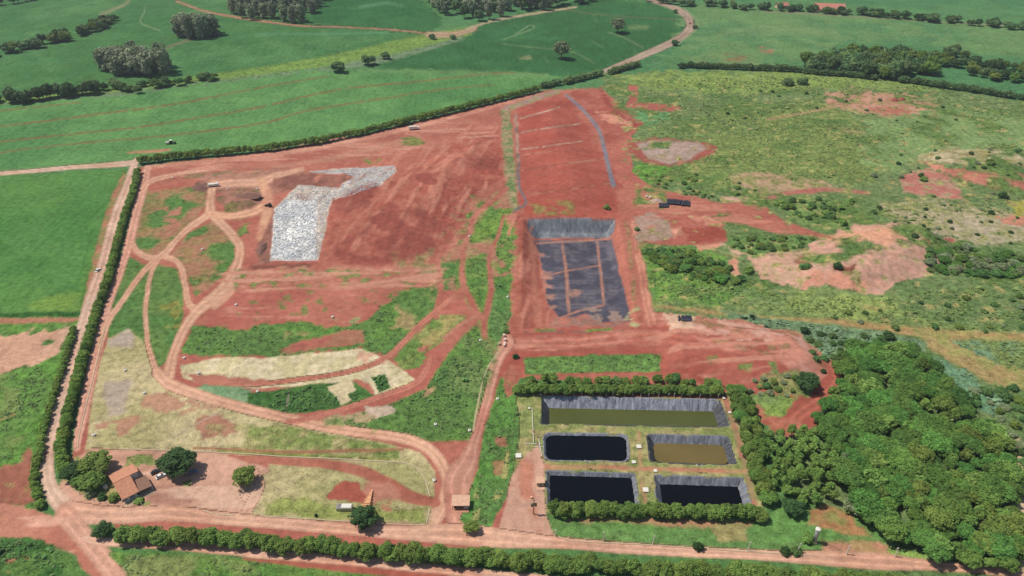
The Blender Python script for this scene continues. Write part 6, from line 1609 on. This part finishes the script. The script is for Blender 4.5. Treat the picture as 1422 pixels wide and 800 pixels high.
# gas vents
def vent(label, u, v, grp=None, s=1.0):
    root = thing('gas_vent', label, 'vent', P(u, v), 0, grp)
    b = MB(); b.tube([(0, 0, -0.2), (0, 0, 0.9 * s)], 0.75 * s, 14); b.build('concrete_ring', simple_mat('vent_ring', (228, 224, 212), 0.8, 0.1), root)
    b = MB(); b.tube([(0, 0, 0.9 * s), (0, 0, 2.0 * s)], 0.14, 8); b.build('pipe', MSTEEL, root)
    return root
for (u, v, l) in ((667, 473, 'white vent ring in the weeds left of the pink drums'), (605, 591, 'white vent ring in the green slope above the loop track'), (652, 599, 'white vent ring at the right edge of the green slope'),
                  (281, 347, 'white vent ring inside the looped track'), (174, 515, 'white vent ring on the dry grass near the left track'), (201, 547, 'white vent ring below the fork of the tracks'),
                  (256, 498, 'white vent ring at the left tip of the straw patch'), (328, 424, 'white vent ring at the edge of the red field'), (462, 441, 'white vent ring on the lower rim of the red field'),
                  (358, 545, 'white vent ring in the dark weeds'), (691, 555, 'white vent ring beside the track to the ponds'), (652, 329, 'white vent ring among the gullies'), (705, 413, 'white vent ring left of the pit'),
                  (316, 263, 'white vent ring on the left of the low heap'), (357, 263, 'white vent ring on the right of the low heap'), (131, 605, 'white vent ring at the lower left of the dry grass'), (276, 519, 'white vent ring on the straw beside the fork'),
                  (603, 668, 'white vent ring inside the bend of the loop track'), (240, 248, 'white vent ring on the upper left track')):
    vent(l, u, v)
# inspection boxes round the ponds
def cbox(label, u, v, s=1.0):
    root = thing('inspection_chamber', label, 'chamber', P(u, v), U_(-.1, .1))
    b = MB(); b.box(-1.0 * s, 1.0 * s, -1.0 * s, 1.0 * s, -0.2, 0.5); b.build('box', MCONC, root)
    b = MB(); b.box(-1.08 * s, 1.08 * s, -1.08 * s, 1.08 * s, 0.5, 0.62, 0.03); b.build('lid', MW, root)
cbox('white concrete chamber between the black and the brown pond', 887, 621); cbox('white concrete chamber below the gap of the middle ponds', 880, 642, 0.8)
cbox('white concrete chamber above the corner of the lower right pond', 910, 655, 0.7); cbox('white concrete chamber between the two lower ponds', 896.5, 681, 1.1)
cbox('pinkish concrete slab in the grass left of the ponds', 720, 634, 1.2); cbox('small pale chamber at the upper left corner of the long pond', 751, 549, 0.5); cbox('small pale chamber at the upper right corner of the long pond', 1005, 554, 0.6)
cbox('small pale chamber on the right bank of the long pond', 1013, 574, 0.6); cbox('pale chamber in the dry grass left of the long pond', 735, 568, 0.5)

# ------------------------------------------------------------------ posts, poles, lamps
MPOST = simple_mat('white_post', (222, 216, 200), 0.8, 0.08)
fp = along([(756, 548.5), (880, 550.5), (1004, 553.5)], 4.0)
mb = MB(); mb.tube([(0, 0, -0.2), (0, 0, 2.2)], [0.14, 0.12], 8); mb.tube([(0, 0, 2.2), (0.35, 0, 2.6)], [0.12, 0.1], 8); fpm = mb.mesh('fence_post', MPOST)
for p in fp:
    o = bpy.data.objects.new('fence_post', fpm); o.location = p; link(o); tag(o, 'white fence post in the row behind the long pond', 'post', 'fence posts behind the long pond')
fp = along([(96, 668), (112, 688), (140, 700), (170, 705), (206, 702)], 3.6)
mb = MB(); mb.tube([(0, 0, -0.2), (0, 0, 1.5)], [0.14, 0.12], 8); fpm2 = mb.mesh('fence_post', MPOST)
for p in fp:
    o = bpy.data.objects.new('fence_post', fpm2); o.location = p; link(o); tag(o, 'pale fence post round the garden of the tiled house', 'post', 'fence posts round the garden')
def cpost(label, u, v, h=5.2, lean=0.0):
    root = thing('concrete_post', label, 'post', P(u, v), 0)
    b = MB(); b.tube([(0, 0, -0.3), (lean * 0.5, 0, h * 0.6), (lean, 0.1, h)], [0.24, 0.2, 0.15], 8); b.build('shaft', MPOST, root)
    b = MB(); b.box(lean - 0.5, lean + 0.5, 0.02, 0.18, h - 0.5, h - 0.35); b.build('crossbar', MPOST, root)
PL = ((839, 751, 'white concrete post on the meadow, leftmost below the lower ponds'), (906, 756, 'white concrete post on the meadow left of the dark bush'), (1038, 765, 'white concrete post on the meadow between bush and tank tower'),
      (1107, 767, 'white concrete post beside a low dark bush at the bottom road'), (1175, 770, 'leaning white post at the pinkish bare corner'), (1243, 773, 'white post at the left tip of the light grass'), (1312, 777, 'white post at the foot of the wood'), (771, 744, 'tan post at the yard corner below the pond hedge'))
for k, (u, v, l) in enumerate(PL): cpost(l, u, v, 5.2 if k != 7 else 3.5, U_(-.5, .5))
def lamp(label, u, v):
    root = thing('lamp_post', label, 'lamp', P(u, v), U_(-.3, .3))
    b = MB(); b.tube([(0, 0, -0.2), (0, 0, 4.4)], [0.12, 0.08], 8); b.build('pole', MSTEEL, root)
    b = MB(); b.box(-1.1, 1.1, -0.08, 0.08, 4.3, 4.42); b.build('crossarm', MSTEEL, root)
    for s in (-1, 1):
        b = MB(); b.box(s * 1.0 - 0.3, s * 1.0 + 0.3, -0.35, 0.35, 4.42, 4.6, 0.03); b.build('lamp_head', MWG, root)
lamp('grey lamp post on the bank below the black pond', 815, 651); lamp('grey lamp post on the bank below the brown pond', 969, 656)
def upole(label, u, v, h=9.0):
    root = thing('utility_pole', label, 'pole', P(u, v), 0.1)
    b = MB(); b.tube([(0, 0, -0.3), (0, 0, h)], [0.26, 0.17], 10); b.build('pole', MTIMB, root)
    b = MB(); b.box(-1.5, 1.5, -0.1, 0.1, h - 0.6, h - 0.4); b.box(-1.2, 1.2, -0.1, 0.1, h - 2.4, h - 2.25); b.build('crossarm', MCONC, root)
    b = MB(); b.tube([(-0.75, -0.1, h - 3.9), (-0.75, -0.1, h - 2.5)], 0.5, 12); b.tube([(0.75, -0.1, h - 3.9), (0.75, -0.1, h - 2.5)], 0.5, 12); b.build('transformer', simple_mat('transformer_paint', (96, 98, 84), 0.6), root)
    for x in (-1.3, 0, 1.3):
        b = MB(); b.tube([(x, 0, h - 0.4), (x, 0, h - 0.1)], 0.1, 8); b.build('insulator', MW, root)
upole('dark transformer pole on the red yard left of the pond hedge', 741, 714)
drum('tiny orange white drum on the yard behind the transformer pole', 738, 692, simple_mat('orange_white', (240, 186, 150), 0.5), 0.5, 1.0)
# tank tower
root = thing('tank_tower', 'grey cylindrical tower with a white cap on the meadow before the wood', 'tower', P(1130, 753), 0)
b = MB(); b.tube([(0, 0, -0.3), (0, 0, 0.5)], 1.3, 16); b.build('plinth', MCONC, root)
b = MB(); b.tube([(0, 0, 0.5), (0, 0, 7.2)], 0.75, 18); b.build('tank_body', MSTEEL, root, True)
b = MB(); b.tube([(0, 0, 7.2), (0, 0, 7.4), (0, 0, 7.8), (0, 0, 8.0)], [1.0, 1.05, 1.0, 0.5], 18); b.build('cap', MW, root)
b = MB(); b.box(-0.3, -0.22, -1.2, -0.95, 0.5, 7.4); b.box(0.22, 0.3, -1.2, -0.95, 0.5, 7.4)
for k in range(16): b.box(-0.24, 0.24, -1.16, -1.1, 0.9 + k * 0.4, 0.95 + k * 0.4)
b.build('ladder', MSTEEL, root)
bush('straggly light shrub left of the tank tower', 'light', P(1120, 752), 3.0, 3.6)
# pipework beside the black pond
root = thing('pipework', 'pale pipes with valves on the bank left of the black pond', 'pipes', (0, 0, 0))
b = MB()
for a_, c_ in (((729, 617), (752, 617)), ((741, 621), (755, 621)), ((739, 568), (741, 616)), ((748, 610), (753, 638))):
    p, q_ = P(*a_, 0.35), P(*c_, 0.35); b.tube([p, q_], 0.17, 8)
b.build('pipe', MPOST, root)
b = MB()
for u, v in ((746, 616), (752, 636), (741, 600)):
    p = P(u, v); b.box(p.x - .4, p.x + .4, p.y - .4, p.y + .4, -0.1, 0.9, 0.05)
b.build('valve_box', MTIMB, root)

# kerbs round the entrance lawn: real upstands
def kerb(pts, w=0.45, h=0.14, name='kerb', mat=None, step=2.0):
    W = [P(u, v) for u, v, _ in smooth_line([(a, c, 1) for a, c in pts], 8)]
    b = MB(); L = len(W); vs = []; fs = []
    for i, p in enumerate(W):
        t = (W[min(i + 1, L - 1)] - W[max(i - 1, 0)]); t.z = 0; t.normalize(); nn = Vector((-t.y, t.x, 0)) * w / 2
        vs += [p + nn + Vector((0, 0, -0.3)), p + nn + Vector((0, 0, h + .12)), p - nn + Vector((0, 0, h + .12)), p - nn + Vector((0, 0, -0.3))]
    for i in range(L - 1):
        for k in range(4):
            fs.append((i * 4 + k, i * 4 + (k + 1) % 4, (i + 1) * 4 + (k + 1) % 4, (i + 1) * 4 + k))
    b.add(vs, fs); o = b.build(name, mat or MCONC); tag(o, kind='structure')
kerb([(165, 624), (290, 628), (400, 634), (520, 640), (568, 645), (588, 662), (597, 690)], 0.5)
kerb([(360, 717), (480, 724), (540, 728), (590, 729)], 0.45); kerb([(592, 727), (597, 706)], 0.5)
kerb([(283, 709), (300, 714), (325, 716)], 0.5)
kerb([(108, 622), (110, 605), (118, 570), (128, 530), (138, 488), (146, 455)], 0.4)
kerb([(692, 490), (680, 506), (671, 528), (664, 560), (657, 598)], 0.4, 0.06)
kerb([(772, 744), (800, 752), (900, 757), (1000, 764), (1130, 772)], 0.4)

# ------------------------------------------------------------------ camera, light, sky, air
cam = bpy.data.cameras.new('camera'); co = bpy.data.objects.new('camera', cam); link(co)
co.location = (0, 0, CAMZ); co.rotation_euler = (math.pi / 2 - PITCH, 0, 0)
cam.sensor_width = 36.0; cam.lens = 36.0 * F0 / W0; cam.clip_start = 1.0; cam.clip_end = 12000
sc.camera = co
SUN_EL = rad(61)
sun = bpy.data.lights.new('sun', 'SUN'); so = bpy.data.objects.new('sun', sun); link(so)
sun.energy = 4.2; sun.angle = rad(0.53); sun.color = (1.0, 0.955, 0.89)
so.rotation_euler = (0, -(math.pi / 2 - SUN_EL), rad(-10))
w = bpy.data.worlds.new('World'); sc.world = w; w.use_nodes = True
nt = w.node_tree; nt.nodes.clear()
sky = nt.nodes.new('ShaderNodeTexSky'); sky.sky_type = 'NISHITA'; sky.sun_disc = False
sky.sun_elevation = SUN_EL; sky.sun_rotation = rad(-80); sky.altitude = 500; sky.air_density = 1.0; sky.dust_density = 1.2
bg = nt.nodes.new('ShaderNodeBackground'); bg.inputs['Strength'].default_value = 0.10
ow = nt.nodes.new('ShaderNodeOutputWorld'); nt.links.new(sky.outputs[0], bg.inputs[0]); nt.links.new(bg.outputs[0], ow.inputs[0])

HAZE = 0.00007
if HAZE > 0:
    mb = MB(); mb.box(-34000, 34000, -3600, 5200, -32, 262)
    m = bpy.data.materials.new('haze_air'); m.use_nodes = True; nt = m.node_tree; nt.nodes.clear()
    out = nt.nodes.new('ShaderNodeOutputMaterial'); pv = nt.nodes.new('ShaderNodeVolumePrincipled')
    pv.inputs['Color'].default_value = (0.88, 0.94, 1.0, 1); pv.inputs['Density'].default_value = HAZE; pv.inputs['Anisotropy'].default_value = 0.2
    nt.links.new(pv.outputs[0], out.inputs['Volume'])
    hz = mb.build('haze', m); hz['kind'] = 'stuff'

vs_ = sc.view_settings; vs_.view_transform = 'Standard'; vs_.look = 'None'; vs_.exposure = 0.07; vs_.gamma = 1.0; vs_.use_curve_mapping = False
sc.render.engine = 'CYCLES'
cy = sc.cycles
cy.use_denoising = True
try: cy.denoiser = 'OPENIMAGEDENOISE'
except Exception: pass
cy.max_bounces = 5; cy.diffuse_bounces = 2; cy.glossy_bounces = 2; cy.transmission_bounces = 2; cy.volume_bounces = 0; cy.transparent_max_bounces = 4
cy.caustics_reflective = False; cy.caustics_refractive = False
